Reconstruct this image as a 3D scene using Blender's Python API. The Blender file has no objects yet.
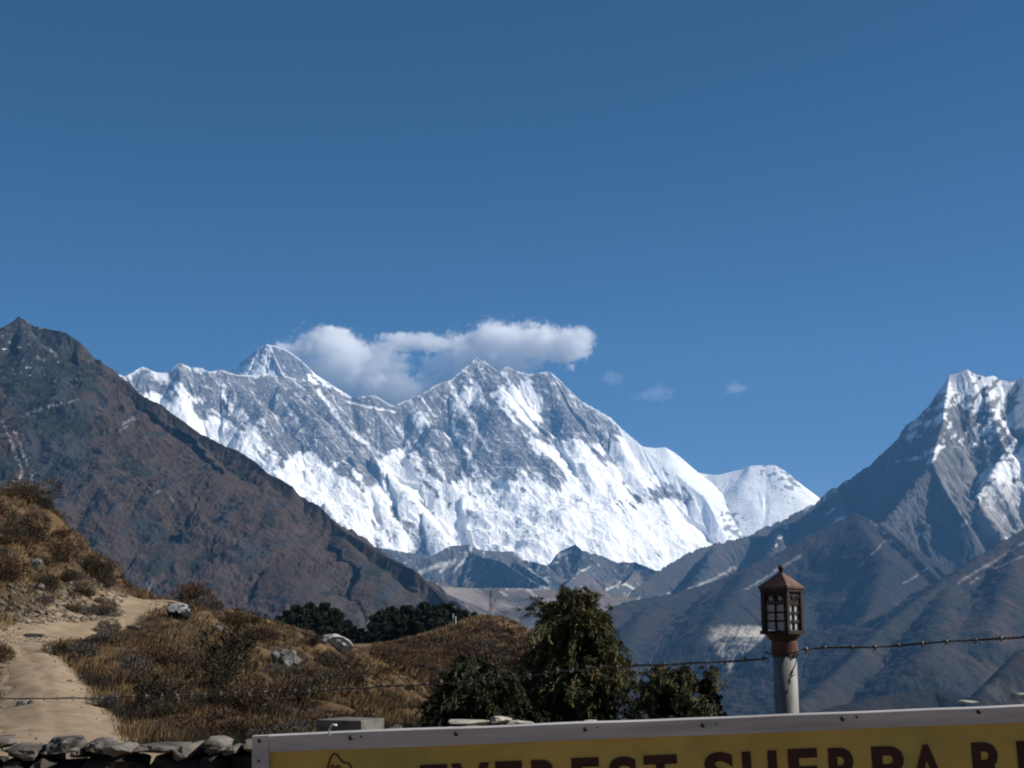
import bpy, bmesh, math, random
import numpy as np
from mathutils import Vector, Matrix

random.seed(7)
RNG = np.random.default_rng(11)
S = bpy.context.scene
COL = S.collection

# ------------------------------------------------------------------ camera
F = 1407.0            # focal length in pixels of the 1024 px wide frame
PITCH = math.atan((640 - 384) / F)
EYE = 1.6
cam_d = bpy.data.cameras.new('camera')
cam_d.sensor_width = 36.0
cam_d.lens = 36.0 * F / 1024.0
cam_d.clip_start = 0.1
cam_d.clip_end = 150000
cam = bpy.data.objects.new('camera', cam_d)
COL.objects.link(cam)
cam.location = (0, 0, EYE)
cam.rotation_euler = (math.pi / 2 + PITCH, 0, 0)
S.camera = cam

# ------------------------------------------------------------------ sky, sun, exposure
SUN_EL = math.radians(38)
SUN_AZ = math.radians(87)       # clockwise from +Y (the view direction): the sun stands to the right
world = bpy.data.worlds.new('World')
S.world = world
world.use_nodes = True
wn = world.node_tree
for n in list(wn.nodes): wn.nodes.remove(n)
sky = wn.nodes.new('ShaderNodeTexSky')
sky.sky_type = 'NISHITA'
sky.sun_disc = False
sky.sun_elevation = SUN_EL
sky.sun_rotation = SUN_AZ
sky.altitude = 3900
sky.air_density = 1.0
sky.dust_density = 0.1
sky.ozone_density = 1.5
bg = wn.nodes.new('ShaderNodeBackground')
bg.inputs['Strength'].default_value = 0.10
wo = wn.nodes.new('ShaderNodeOutputWorld')
SKY_TINT = (0.34, 0.345, 0.365)      # the photograph's cool white balance
SKY_GAMMA = 1.3
sc1 = wn.nodes.new('ShaderNodeVectorMath'); sc1.operation = 'SCALE'; sc1.inputs['Scale'].default_value = 0.3
sc2 = wn.nodes.new('ShaderNodeVectorMath'); sc2.operation = 'MULTIPLY'; sc2.inputs[1].default_value = [c / 0.3 for c in SKY_TINT]
sep = wn.nodes.new('ShaderNodeSeparateColor'); cmb = wn.nodes.new('ShaderNodeCombineColor')
wn.links.new(sky.outputs[0], sc1.inputs[0]); wn.links.new(sc1.outputs[0], sep.inputs[0])
for k, g_ in enumerate((1.8, SKY_GAMMA, SKY_GAMMA)):
    pw = wn.nodes.new('ShaderNodeMath'); pw.operation = 'POWER'; pw.inputs[1].default_value = g_
    wn.links.new(sep.outputs[k], pw.inputs[0]); wn.links.new(pw.outputs[0], cmb.inputs[k])
wn.links.new(cmb.outputs[0], sc2.inputs[0])
wn.links.new(sc2.outputs[0], bg.inputs[0])
wn.links.new(bg.outputs[0], wo.inputs[0])

sun_d = bpy.data.lights.new('sun', 'SUN')
sun_d.energy = 4.6
sun_d.angle = math.radians(0.53)
sun_d.color = (1.0, 0.95, 0.87)
sun = bpy.data.objects.new('sun', sun_d)
COL.objects.link(sun)
sdir = Vector((math.sin(SUN_AZ) * math.cos(SUN_EL), math.cos(SUN_AZ) * math.cos(SUN_EL), math.sin(SUN_EL)))
sun.rotation_euler = sdir.to_track_quat('Z', 'Y').to_euler()
sun.location = (30, 0, 30)

S.view_settings.view_transform = 'Standard'
S.view_settings.look = 'None'
S.view_settings.gamma = 1
S.view_settings.use_curve_mapping = False
S.view_settings.exposure = 0.6
S.render.engine = 'CYCLES'
S.cycles.max_bounces = 16
S.cycles.diffuse_bounces = 2
S.cycles.glossy_bounces = 2
S.cycles.transmission_bounces = 3
S.cycles.transparent_max_bounces = 8
S.cycles.volume_bounces = 16
S.cycles.volume_step_rate = 1.0
S.cycles.volume_max_steps = 256
S.cycles.use_denoising = True
S.cycles.filter_width = 2.0

HAZE_DENSITY = 0.0000195
HAZE_COLOR = (0.19, 0.51, 1.0, 1)

# ------------------------------------------------------------------ helpers
CP, SP = math.cos(PITCH), math.sin(PITCH)

def P(px, py, Y):
    """world point seen at picture position px, py when it stands Y metres in front"""
    u = (px - 512) / F; v = (384 - py) / F
    yy = CP - v * SP; zz = SP + v * CP
    return (Y * u / yy, Y, EYE + Y * zz / yy)

def col_x(px, Y):               # columns of the terrain sheets (bearing of the horizon pixel)
    return Y * (px - 512) / F * CP

def to_px(x, y, z):
    dz = z - EYE
    d = y * CP + dz * SP
    u = x / d; v = (-y * SP + dz * CP) / d
    return 512 + u * F, 384 - v * F

def z_of(py, Y):
    v = (384 - py) / F
    return EYE + Y * (SP + v * CP) / (CP - v * SP)

def _hash(ix, iy, seed):
    h = (ix.astype(np.int64) * 374761393 + iy.astype(np.int64) * 668265263 + seed * 1442695041) & 0xFFFFFFFF
    h = ((h ^ (h >> 13)) * 1274126177) & 0xFFFFFFFF
    return (h ^ (h >> 16)) & 0xFFFFFFFF

def noise(x, y, seed=0):
    x = np.asarray(x, dtype=np.float64); y = np.asarray(y, dtype=np.float64)
    xi = np.floor(x); yi = np.floor(y); fx = x - xi; fy = y - yi
    xi = xi.astype(np.int64); yi = yi.astype(np.int64)
    def g(ix, iy, dx, dy):
        a = _hash(ix, iy, seed) * (2 * np.pi / 4294967296.0)
        return np.cos(a) * dx + np.sin(a) * dy
    ux = fx * fx * fx * (fx * (fx * 6 - 15) + 10); uy = fy * fy * fy * (fy * (fy * 6 - 15) + 10)
    a = g(xi, yi, fx, fy); b = g(xi + 1, yi, fx - 1, fy)
    c = g(xi, yi + 1, fx, fy - 1); d = g(xi + 1, yi + 1, fx - 1, fy - 1)
    return ((a * (1 - ux) + b * ux) * (1 - uy) + (c * (1 - ux) + d * ux) * uy) * 1.5

def fbm(x, y, octv=4, seed=0, gain=0.5, lac=2.03):
    r = 0; a = 1.0; t = 0
    for k in range(octv):
        r = r + a * noise(x, y, seed + k * 17); t += a
        a *= gain; x = x * lac + 13.7; y = y * lac - 5.1
    return r / t * 1.4

def ridged(x, y, octv=4, seed=0, gain=0.5):
    r = 0; a = 1.0; t = 0
    for k in range(octv):
        n = 1 - np.abs(noise(x, y, seed + k * 31)) * 2
        r = r + a * n; t += a
        a *= gain; x = x * 2.07 + 3.3; y = y * 2.07 + 7.9
    return r / t          # about -0.2 .. 1

def sstep(a, b, x):
    t = np.clip((x - a) / (b - a), 0, 1)
    return t * t * (3 - 2 * t)

def mix(a, b, t):
    t = np.asarray(t)[..., None]
    return np.asarray(a) * (1 - t) + np.asarray(b) * t

def np_mesh(name, verts, faces, mat=None, colors=None, smooth=False):
    """faces: (n,3) or (n,4) int array; colors per vertex (n,3) linear"""
    verts = np.asarray(verts, dtype=np.float32); faces = np.asarray(faces, dtype=np.int32)
    me = bpy.data.meshes.new(name)
    k = faces.shape[1]
    me.vertices.add(len(verts)); me.vertices.foreach_set('co', verts.ravel())
    me.loops.add(faces.size); me.loops.foreach_set('vertex_index', faces.ravel())
    me.polygons.add(len(faces))
    me.polygons.foreach_set('loop_start', np.arange(0, faces.size, k, dtype=np.int32))
    me.polygons.foreach_set('use_smooth', np.full(len(faces), smooth, dtype=bool))
    if colors is not None:
        at = me.color_attributes.new('tint', 'FLOAT_COLOR', 'POINT')
        c = np.ones((len(verts), 4), dtype=np.float32); c[:, :3] = colors
        at.data.foreach_set('color', c.ravel())
    me.update(calc_edges=True)
    me.validate()
    if mat: me.materials.append(mat)
    return me

def obj(name, me, parent=None, **props):
    o = bpy.data.objects.new(name, me)
    COL.objects.link(o)
    if parent is not None: o.parent = parent
    for k, v in props.items(): o[k] = v
    return o

def empty(name, loc, label, category, group=None, rz=0.0):
    o = bpy.data.objects.new(name, None)
    COL.objects.link(o); o.location = loc; o.rotation_euler = (0, 0, rz); o.empty_display_size = 0.2
    o['label'] = label; o['category'] = category
    if group: o['group'] = group
    return o

def copy_tree(o, parent=None):
    c = o.copy(); COL.objects.link(c)
    if parent is not None: c.parent = parent
    for ch in list(o.children): copy_tree(ch, c)
    return c

def set_label(o, label, group=None):
    o['label'] = label
    if group: o['group'] = group

# ------------------------------------------------------------------ materials
def new_mat(name):
    m = bpy.data.materials.new(name); m.use_nodes = True
    nt = m.node_tree
    return m, nt, nt.nodes['Principled BSDF'], nt.nodes

def tint_mat(name, rough=0.9, spec=0.15, nscale=0.0, namt=0.0, bump=0.0, bscale=1.0, bdist=1.0, detail=5, transl=0.0):
    """colour from the mesh's own albedo attribute, broken up by noise"""
    m, nt, b, N = new_mat(name)
    a = N.new('ShaderNodeAttribute'); a.attribute_name = 'tint'
    src = a.outputs['Color']
    tc = N.new('ShaderNodeTexCoord')
    if namt > 0:
        n = N.new('ShaderNodeTexNoise'); n.inputs['Scale'].default_value = nscale; n.inputs['Detail'].default_value = detail
        n.inputs['Roughness'].default_value = 0.65
        nt.links.new(tc.outputs['Object'], n.inputs['Vector'])
        mr = N.new('ShaderNodeMapRange'); mr.inputs[1].default_value = 0.3; mr.inputs[2].default_value = 0.7
        mr.inputs[3].default_value = 1 - namt; mr.inputs[4].default_value = 1 + namt
        nt.links.new(n.outputs[0], mr.inputs[0])
        mx = N.new('ShaderNodeVectorMath'); mx.operation = 'SCALE'
        nt.links.new(src, mx.inputs[0]); nt.links.new(mr.outputs[0], mx.inputs['Scale'])
        src = mx.outputs[0]
    nt.links.new(src, b.inputs['Base Color'])
    b.inputs['Roughness'].default_value = rough
    b.inputs['Specular IOR Level'].default_value = spec
    if bump > 0:
        n2 = N.new('ShaderNodeTexNoise'); n2.inputs['Scale'].default_value = bscale; n2.inputs['Detail'].default_value = 8
        n2.inputs['Roughness'].default_value = 0.6
        nt.links.new(tc.outputs['Object'], n2.inputs['Vector'])
        bp = N.new('ShaderNodeBump'); bp.inputs['Strength'].default_value = bump; bp.inputs['Distance'].default_value = bdist
        nt.links.new(n2.outputs[0], bp.inputs['Height']); nt.links.new(bp.outputs[0], b.inputs['Normal'])
    return m

def proc_mat(name, c1, c2, scale=5.0, rough=0.7, metal=0.0, bump=0.2, bdist=0.01, spec=0.3, stretch=(1, 1, 1), lo=0.35, hi=0.65):
    m, nt, b, N = new_mat(name)
    tc = N.new('ShaderNodeTexCoord'); mp = N.new('ShaderNodeMapping'); mp.inputs['Scale'].default_value = stretch
    n = N.new('ShaderNodeTexNoise'); n.inputs['Scale'].default_value = scale; n.inputs['Detail'].default_value = 7
    n.inputs['Roughness'].default_value = 0.62
    nt.links.new(tc.outputs['Object'], mp.inputs[0]); nt.links.new(mp.outputs[0], n.inputs['Vector'])
    r = N.new('ShaderNodeValToRGB')
    r.color_ramp.elements[0].position = lo; r.color_ramp.elements[0].color = (*c1, 1)
    r.color_ramp.elements[1].position = hi; r.color_ramp.elements[1].color = (*c2, 1)
    nt.links.new(n.outputs[0], r.inputs[0]); nt.links.new(r.outputs[0], b.inputs['Base Color'])
    b.inputs['Roughness'].default_value = rough; b.inputs['Metallic'].default_value = metal
    b.inputs['Specular IOR Level'].default_value = spec
    if bump:
        bp = N.new('ShaderNodeBump'); bp.inputs['Strength'].default_value = bump; bp.inputs['Distance'].default_value = bdist
        nt.links.new(n.outputs[0], bp.inputs['Height']); nt.links.new(bp.outputs[0], b.inputs['Normal'])
    return m

# ------------------------------------------------------------------ far mountains
def ridge_field(X, Y, lines, warp=0.0, wl=600.0, seed=0, soft=120.0, sink=90.0):
    """highest of the ridge lines' roofs. lines: (points, slope near crest, slope far, knee, depth bias)
    returns height, distance to the crest, arc position along it, id"""
    H = np.full(X.shape, -1e9); Dm = np.zeros(X.shape); Sm = np.zeros(X.shape); Im = np.zeros(X.shape, dtype=int)
    wx = warp * fbm(X / wl, Y / wl, 3, seed + 5); wy = warp * fbm(X / wl + 40, Y / wl + 9, 3, seed + 6)
    Xw = X + wx; Yw = Y + wy
    for li, L in enumerate(lines):
        pts = [P(*p) for p in L['pts']]
        if li: pts[0] = (pts[0][0], pts[0][1], pts[0][2] - L.get('sink', sink))
        s0 = li * 50000.0
        s1, s2, kn = L['slope']; rd = L.get('rnd', 0.0)
        Hl = np.full(X.shape, -1e9); Dl = np.zeros(X.shape); Sl = np.zeros(X.shape)
        for a, b in zip(pts[:-1], pts[1:]):
            ax, ay, az = a; bx, by, bz = b
            dx, dy = bx - ax, by - ay; ll = dx * dx + dy * dy
            t = np.clip(((Xw - ax) * dx + (Yw - ay) * dy) / ll, 0, 1)
            # the crest itself is not warped, so the skyline stays where it was surveyed
            t0 = np.clip(((X - ax) * dx + (Y - ay) * dy) / ll, 0, 1)
            d0 = np.hypot(X - ax - t0 * dx, Y - ay - t0 * dy)
            k = np.clip(d0 / (warp * 5 + 1), 0, 1)
            tt = t0 * (1 - k) + t * k
            d = d0 * (1 - k) + np.hypot(Xw - ax - t * dx, Yw - ay - t * dy) * k
            if rd:
                r_ = rd + L.get('widen', 0.0) * np.clip(np.hypot(X - pts[0][0], Y - pts[0][1]) / 700 - .25, 0, 1)
                d = np.sqrt(d * d + r_ * r_) - r_
            drop = s2 * d + (s1 - s2) * kn * (1 - np.exp(-d / kn))
            h = az + (bz - az) * tt - drop
            m = h > Hl
            Hl = np.where(m, h, Hl); Dl = np.where(m, d, Dl); Sl = np.where(m, s0 + tt * math.sqrt(ll), Sl)
            s0 += math.sqrt(ll)
        if li == 0:
            H, Dm, Sm = Hl, Dl, Sl; D0 = Dl
            continue
        m = Hl > H
        kk = 1e-3 + soft * np.clip(D0 / (soft * 2.5), 0, 1)
        q = np.maximum(kk - np.abs(H - Hl), 0) / kk
        H = np.where(m, Hl, H) + q * q * kk * .25
        Dm = np.where(m, Dl, Dm); Sm = np.where(m, Sl, Sm); Im = np.where(m, li, Im)
    return H, Dm, Sm, Im

def flutes(s, d, lam, amp, seed, d0):
    w = 0.35 * lam * fbm(s / (lam * 2.5), d / (lam * 2.5), 3, seed + 3)
    r = 0; a = 1.0; l = lam
    for k in range(4):
        r = r + a * (1 - 2.2 * np.abs(noise((s + w) / l, d / (l * 5.0), seed + 11 * k)) - 1)
        a *= 0.52; l *= 0.47
    return amp * r * (1 - np.exp(-d / d0))

def sheet(name, px0, px1, npx, Ys, height_fn, color_fn, mat, label, smooth=False):
    px = np.linspace(px0, px1, npx)
    PX, YY = np.meshgrid(px, Ys)
    X = col_x(PX, YY)
    Z, extra = height_fn(X, YY)
    gy, gx = np.gradient(Z)
    # real slopes
    dXx = np.gradient(X, axis=1); dYy = np.gradient(YY, axis=0)
    sx = gx / dXx
    sy = (gy - sx * np.gradient(X, axis=0)) / dYy
    C = color_fn(X, YY, Z, sx, sy, extra)
    nr, nc = X.shape
    V = np.stack([X, YY, Z], -1).reshape(-1, 3)
    i = np.arange(nr * nc).reshape(nr, nc)
    Fc = np.stack([i[:-1, :-1], i[:-1, 1:], i[1:, 1:], i[1:, :-1]], -1).reshape(-1, 4)
    me = np_mesh(name, V, Fc, mat, C.reshape(-1, 3), smooth)
    return obj(name, me, kind='structure', label=label)

def control(px, py, pts, sigma):
    num = 0; den = 1e-9
    for x, y, v in pts:
        w = np.exp(-((px - x) ** 2 + (py - y) ** 2) / (2 * sigma * sigma)) + 1e-7 / (1 + ((px - x) ** 2 + (py - y) ** 2) / 1e4)
        num = num + w * v; den = den + w
    return num / den

m_snow = tint_mat('snow_and_rock', rough=0.75, spec=0.2, nscale=0.006, namt=0.06, bump=0.5, bscale=0.012, bdist=25)
m_mtn = tint_mat('mountain_ground', rough=0.95, spec=0.1, nscale=0.012, namt=0.22, bump=0.6, bscale=0.02, bdist=12)

SNOW = np.array([0.90, 0.90, 0.90]); ROCK = np.array([0.10, 0.10, 0.105]); ROCK2 = np.array([0.19, 0.175, 0.165])

# -- the great snow wall
wall_ridge = [(60,392,18800),(109,370,19000),(125,376,19050),(142,366,19200),(157,372,19300),(168,372,19350),(180,362,19400),(190,367,19500),(200,367,19550),(210,371,19600),
    (220,369,19700),(235,374,19800),(262,375,20000),(282,375,20150),(296,378,20250),(310,382,20300),(330,387,20500),(350,397,20650),
    (362,396,20700),(375,395,20800),(392,405,20950),(400,402,21050),(415,397,21150),(440,382,21500),(450,380,21600),(465,367,21800),(477,356,22000),
    (486,362,22050),(497,370,22100),(507,366,22200),(518,371,22250),(530,374,22300),(540,372,22350),(550,371,22400),(562,382,22450),(570,390,22500),(580,400,22500),(610,417,22550),
    (620,427,22550),(640,444,22500),(660,461,22450),(675,473,22400),(690,486,22300),(705,497,22200),(714,513,22000),(726,545,21700)]
rib = lambda pts, s=(1.2, 0.98, 400), r=110.0: dict(pts=pts, slope=s, rnd=r)
wall_lines = [dict(pts=wall_ridge, slope=(1.75, 1.05, 700)),
    rib([(235,374,19800),(262,405,19450),(300,460,18950),(345,530,18300)]),
    rib([(282,375,20150),(322,420,19700),(350,455,19350),(372,500,18900),(395,560,18300)]),
    rib([(310,382,20300),(345,420,19950),(372,455,19600),(405,490,19200),(440,530,18700)]),
    rib([(415,397,21150),(432,425,20850),(462,465,20400),(490,505,19900),(512,555,19300)]),
    rib([(450,380,21600),(468,412,21250),(480,440,20950)]),
    rib([(477,356,22000),(500,388,21650),(520,425,21250),(540,470,20700),(560,520,20000),(575,560,19500)]),
    rib([(507,366,22200),(518,400,21850),(538,440,21400),(550,470,21000)]),
    rib([(550,371,22400),(570,420,21850),(588,450,21500),(600,500,20800),(615,550,20200)]),
    rib([(610,417,22550),(625,455,22000),(650,510,21200),(660,560,20500)]),
]
rockpts = [(130,375,.42),(160,380,.42),(180,375,.6),(180,396,.3),(200,380,.58),(213,392,.6),(230,390,.75),(250,425,.3),(265,452,.25),(330,480,.12),(360,505,.1),(300,440,.6),(165,410,.12),(190,432,.08),(213,403,.5),(228,430,.12),(240,462,.06),(262,410,.8),
 (285,440,.75),(250,440,.3),(300,400,.85),(322,422,.85),(345,442,.78),(300,466,.15),(318,500,.1),(350,402,.85),(380,402,.9),(392,430,.8),(345,480,.45),
 (362,462,.6),(400,470,.22),(430,510,.22),(422,420,.55),(440,400,.75),(468,372,.62),(450,450,.65),(481,400,.2),(480,432,.9),(502,432,.85),(470,430,.5),(495,402,.5),
 (527,405,.12),(512,400,.2),(512,455,.7),(563,410,.95),(572,428,.95),(600,424,.85),(545,430,.35),(572,450,.02),(625,450,.12),(604,442,.7),(645,470,.08),
 (668,478,.5),(530,500,.12),(562,520,.1),(600,500,.1),(640,540,.06),(490,490,.3),(452,530,.22),(402,532,.3),(545,470,.45),(500,520,.15),(700,520,.1),
 (688,500,.3),(695,508,.3),(477,362,.7),(552,385,.85),(502,378,.85),(418,545,.45),(380,530,.25),(625,500,.3),(580,540,.2),(350,530,.1),(665,520,.06),(600,470,.05),(430,440,.5),(410,440,.6)]

wall_couloirs = [(318,390,345,428,1.8),(345,428,375,450,2.2),(375,450,410,480,2.4),(410,480,446,514,3),(450,385,470,420,2.2),(470,420,488,450,1.8),(503,372,517,398,1.6),(552,440,572,476,3.5),(580,465,602,505,3),
   (585,403,612,420,1.6),(612,420,645,450,2.2),(645,450,690,484,1.2),(222,392,240,420,2.5),(180,385,192,410,3),(345,402,395,412,1.0),(520,470,548,520,3),(455,430,478,470,2.4),(430,450,450,490,2),(398,428,420,460,1.6),(282,400,300,425,1.2),(300,460,330,500,3)]
def seg_mask(px, py, segs, soft=1.0):
    """bare scree and old snow lying in narrow lines: (x0,y0,x1,y1,half width)"""
    r = np.zeros(px.shape)
    jx = fbm(px / 7, py / 7, 3, 901) * 2.6; jy = fbm(px / 7, py / 7, 3, 902) * 1.6
    br = sstep(-.45, .1, fbm(px / 4, py / 4, 3, 903)); px = px + jx; py = py + jy
    for x0, y0, x1, y1, w in segs:
        dx, dy = x1 - x0, y1 - y0; ll = dx * dx + dy * dy
        t = np.clip(((px - x0) * dx + (py - y0) * dy) / ll, 0, 1)
        d = np.hypot(px - x0 - t * dx, py - y0 - t * dy)
        r = np.maximum(r, 1 - sstep(w * 0.4, w * 1.2 + soft * 0.5, d))
    return r * (.35 + .65 * br)

def wall_h(X, Y):
    H, D, Sx, I = ridge_field(X, Y, wall_lines, warp=190, wl=800, seed=2)
    fl = flutes(Sx, D, 620, 125, 21, 300)
    Z = H + fl + 68 * (ridged(X / 420, Y / 330, 5, 5, .55) - 0.5) * (1 - np.exp(-D / 90)) + 7 * fbm(X / 60, Y / 60, 3, 9)
    return Z, (D, Sx, fl, I)

def wall_c(X, Y, Z, sx, sy, ex):
    D, Sx, fl, I_ = ex
    px, py = to_px(X, Y, Z)
    rf = control(px, py, rockpts, 11)
    rf = np.where(py > 505, rf * 0.9, rf)
    a = X * 0.62 - Z * 0.78; b = X * 0.78 + Z * 0.62
    w = 60 * fbm(X / 500, Z / 500, 3, 77)
    n1 = fbm((b + w) / 110, a / 620, 4, 31); n2 = fbm(X / 45, Z / 55, 3, 33); n3 = fbm(X / 260, Z / 260, 3, 35)
    v = 0.62 * n1 + 0.15 * n2 + 0.42 * n3 - 0.0035 * np.clip(fl, -80, 80)
    thr = (0.5 - rf) * 1.9
    rock = sstep(-0.07, 0.12, v - thr)
    rock = rock * (1 - (1 - sstep(3, 22, D)) * (ex[3] == 0) * sstep(-.25, .15, fbm(X / 90, Z / 90, 3, 46)))
    # horizontal strata
    st = fbm(X / 900, Z / 42, 3, 41)
    rc = mix(ROCK, ROCK2, sstep(-0.3, 0.5, st))
    # snow lying in couloirs and on ledges
    cw = 30 * fbm(X / 180, Z / 180, 3, 48)
    l1 = 1 - sstep(.02, .085, np.abs(noise((b + cw) / 130, a / 900, 301)))
    l2 = 1 - sstep(.02, .12, np.abs(noise((b - cw) / 60, a / 330, 302)))
    l3 = 1 - sstep(.01, .10, np.abs(noise((X + cw) / 420, (Z + .35 * X + cw) / 75, 303)))
    br = sstep(-.25, .2, fbm(X / 150, Z / 150, 3, 304))
    rc = mix(rc, SNOW * .95, np.clip(.85 * l1 * br + .35 * l2 * (1 - br) + .5 * l3 * br, 0, .9))
    rc = mix(rc, SNOW, .12 * sstep(0.0, .5, fbm(X / 26, Z / 34, 3, 305)))
    rock = rock * (1 - seg_mask(px, py, wall_couloirs))
    rc = mix(rc, rc * .55, .85 * sstep(-.05, .25, fbm((b + w) / 260, a / 420, 2, 306)))
    return mix(SNOW, rc, rock)

sheet('mountain', 30, 770, 640, np.concatenate([np.arange(17700, 22800, 10.5), [22900, 23200, 23600]]), wall_h, wall_c, m_snow,
      'long wall of snow and grey rock rising to a pointed double summit in mid picture')

# -- the dark pyramid behind the wall, with the summit that trails cloud
ev_lines = [dict(pts=[(190,392,25800),(227,371,26000),(238,364,26000),(250,355,26000),(258,348,26000),(267,344,26000),(276,346,26000),(285,349,26050),(293,354,26050),(300,359,26100),(309,368,26150),(317,375,26200),(334,386,26250),(350,396,26300),(380,412,26400)], slope=(1.3, 1.0, 500)),
            dict(pts=[(270,345,26000),(276,360,25700),(290,390,25200)], slope=(1.6, 1.2, 300)),
            dict(pts=[(250,355,26000),(252,372,25600),(250,390,25300)], slope=(1.6, 1.2, 300))]
def ev_h(X, Y):
    H, D, Sx, I = ridge_field(X, Y, ev_lines, warp=60, wl=700, seed=4)
    fl = flutes(Sx, D, 300, 50, 51, 200)
    return H + fl + 8 * fbm(X / 60, Y / 60, 3, 9), (D, Sx, fl)
evpts = [(240,368,.75),(255,360,.8),(270,352,.8),(285,360,.98),(298,368,1.05),(290,372,.98),(262,370,.1),(250,372,.1),(235,375,.1),(275,368,.5),(272,378,.4),(315,380,.25),(320,388,.5),(266,345,.35),(248,357,.75),(280,352,.8)]
def ev_c(X, Y, Z, sx, sy, ex):
    D, Sx, fl = ex
    px, py = to_px(X, Y, Z)
    rf = control(px, py, evpts, 9)
    v = 0.5 * fbm((X + Z) / 120, (X - Z) / 420, 4, 61) + 0.35 * fbm(X / 60, Z / 60, 3, 62)
    rock = sstep(-0.07, 0.12, v - (0.5 - rf) * 1.1) * sstep(6, 30, D)
    st = fbm(X / 900, Z / 50, 3, 63)
    return mix(SNOW, mix(ROCK, ROCK2, sstep(-.3, .5, st)), rock)
sheet('mountain', 150, 430, 280, np.arange(25000, 26900, 13.0), ev_h, ev_c, m_snow,
      'grey pyramid summit trailing cloud behind the left half of the snow wall')

# -- white snow shoulder behind, right
sh_lines = [dict(pts=[(600,470,24000),(640,446,24000),(655,448,24000),(665,447,24000),(674,452,24000),(683,460,24000),(690,467,24000),(696,472,24000),(706,474,24000),(717,475,23900),(733,471,23900),(743,469,23850),(750,466,23800),(763,465,23800),(775,465,23750),(784,470,23700),(792,477,23600),(805,488,23500),(820,499,23400),(850,520,23200)], slope=(0.9, 0.8, 500))]
def sh_h(X, Y):
    H, D, Sx, I = ridge_field(X, Y, sh_lines, warp=50, wl=900, seed=8)
    fl = flutes(Sx, D, 420, 16, 71, 350)
    return H + fl + 3 * fbm(X / 60, Y / 60, 3, 9), (D, Sx, fl)
def sh_c(X, Y, Z, sx, sy, ex):
    px, py = to_px(X, Y, Z)
    rf = control(px, py, [(790,479,.62),(780,484,.45),(736,530,.55),(700,500,.2),(650,460,.0),(740,490,.05),(770,500,.1),(700,480,.05),(810,500,.1),(640,448,.0),(760,520,.1)], 7)
    v = fbm(X / 110, Z / 90, 4, 81)
    rock = sstep(.05, .25, v - (0.5 - rf) * 1.6)
    return mix(SNOW, ROCK2, rock * .85)
sheet('mountain', 585, 880, 240, np.arange(21500, 24500, 13.0), sh_h, sh_c, m_snow,
      'smooth white snow shoulder right of the snow wall, under open sky')

# -- Foothills under the wall
BROWN = np.array([0.080, 0.062, 0.052]); RUST = np.array([0.090, 0.060, 0.046]); DARKROCK = np.array([0.036, 0.038, 0.042]); SCRUB = np.array([0.022, 0.026, 0.022]); GREY = np.array([0.085, 0.083, 0.082]); SCREE = np.array([0.34, 0.33, 0.32])

fh_lines = [dict(pts=[(340,562,14500),(375,546,14500),(400,551,14600),(430,555,14800)], slope=(0.9, 0.6, 400)),
            dict(pts=[(380,575,13000),(430,556,13300),(450,546,13500),(467,544,13600),(482,550,13700),(512,551,14000),(522,559,14200),(547,565,14000)], slope=(0.95, 0.6, 400)),
            dict(pts=[(467,544,13600),(500,560,13000),(540,585,12000)], slope=(0.9, 0.6, 400)),
            dict(pts=[(547,555,14500),(560,551,14500),(575,544,14500),(582,550,14400),(590,553,14400),(600,555,14500),(617,562,14500),(635,562,14500),(652,569,14300),(680,580,14000)], slope=(0.95, 0.65, 400)),
            dict(pts=[(600,555,14500),(580,570,13800),(560,590,13000)], slope=(0.9, 0.6, 400)),
            dict(pts=[(635,562,14500),(625,582,13300),(590,604,12300)], slope=(0.9, 0.6, 400)),
            dict(pts=[(512,551,14000),(530,570,13300),(548,582,12700)], slope=(0.9, 0.6, 300))]
def fh_h(X, Y):
    H, D, Sx, I = ridge_field(X, Y, fh_lines, warp=70, wl=600, seed=12)
    fl = flutes(Sx, D, 300, 42, 91, 150)
    return H + fl + 10 * fbm(X / 70, Y / 70, 3, 9) + 35 * (ridged(X / 260, Y / 260, 5, 13, .58) - .5) * (1 - np.exp(-D / 60)), (D, Sx, fl)
fh_seg = [(418,573,450,562,2.2),(440,572,455,560,1.2),(455,572,472,548,1.0),(465,563,470,560,1),(541,556,575,552,2),(538,562,560,556,2.2),(545,568,556,562,1.5),
          (594,597,621,583,1.3),(621,583,634,588,1.2),(594,597,600,604,1.2),(600,604,618,603,.9),(626,598,652,583,2.2),(577,573,590,566,.8)]
def fh_c(X, Y, Z, sx, sy, ex):
    px, py = to_px(X, Y, Z)
    n = fbm(X / 500, Z / 200, 4, 101)
    c = mix(DARKROCK * 2.2, BROWN * 1.8, sstep(-.1, .5, n) * sstep(560, 590, py))
    c = mix(c, GREY, 0.5 * sstep(.1, .5, fbm(X / 90, Z / 60, 3, 102)))
    snowm = sstep(.3, .5, fbm(X / 60, Z / 40, 3, 103) + np.where((px > 528) & (px < 550), .25, -0.25))
    c = mix(c, SNOW * 0.85, snowm * 0.5)
    return mix(c, SCREE * 1.5, seg_mask(px, py, fh_seg))
sheet('mountain', 325, 700, 320, np.arange(11500, 15300, 14.0), fh_h, fh_c, m_mtn,
      'low dark rocky foothills in front of the foot of the snow wall')

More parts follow.
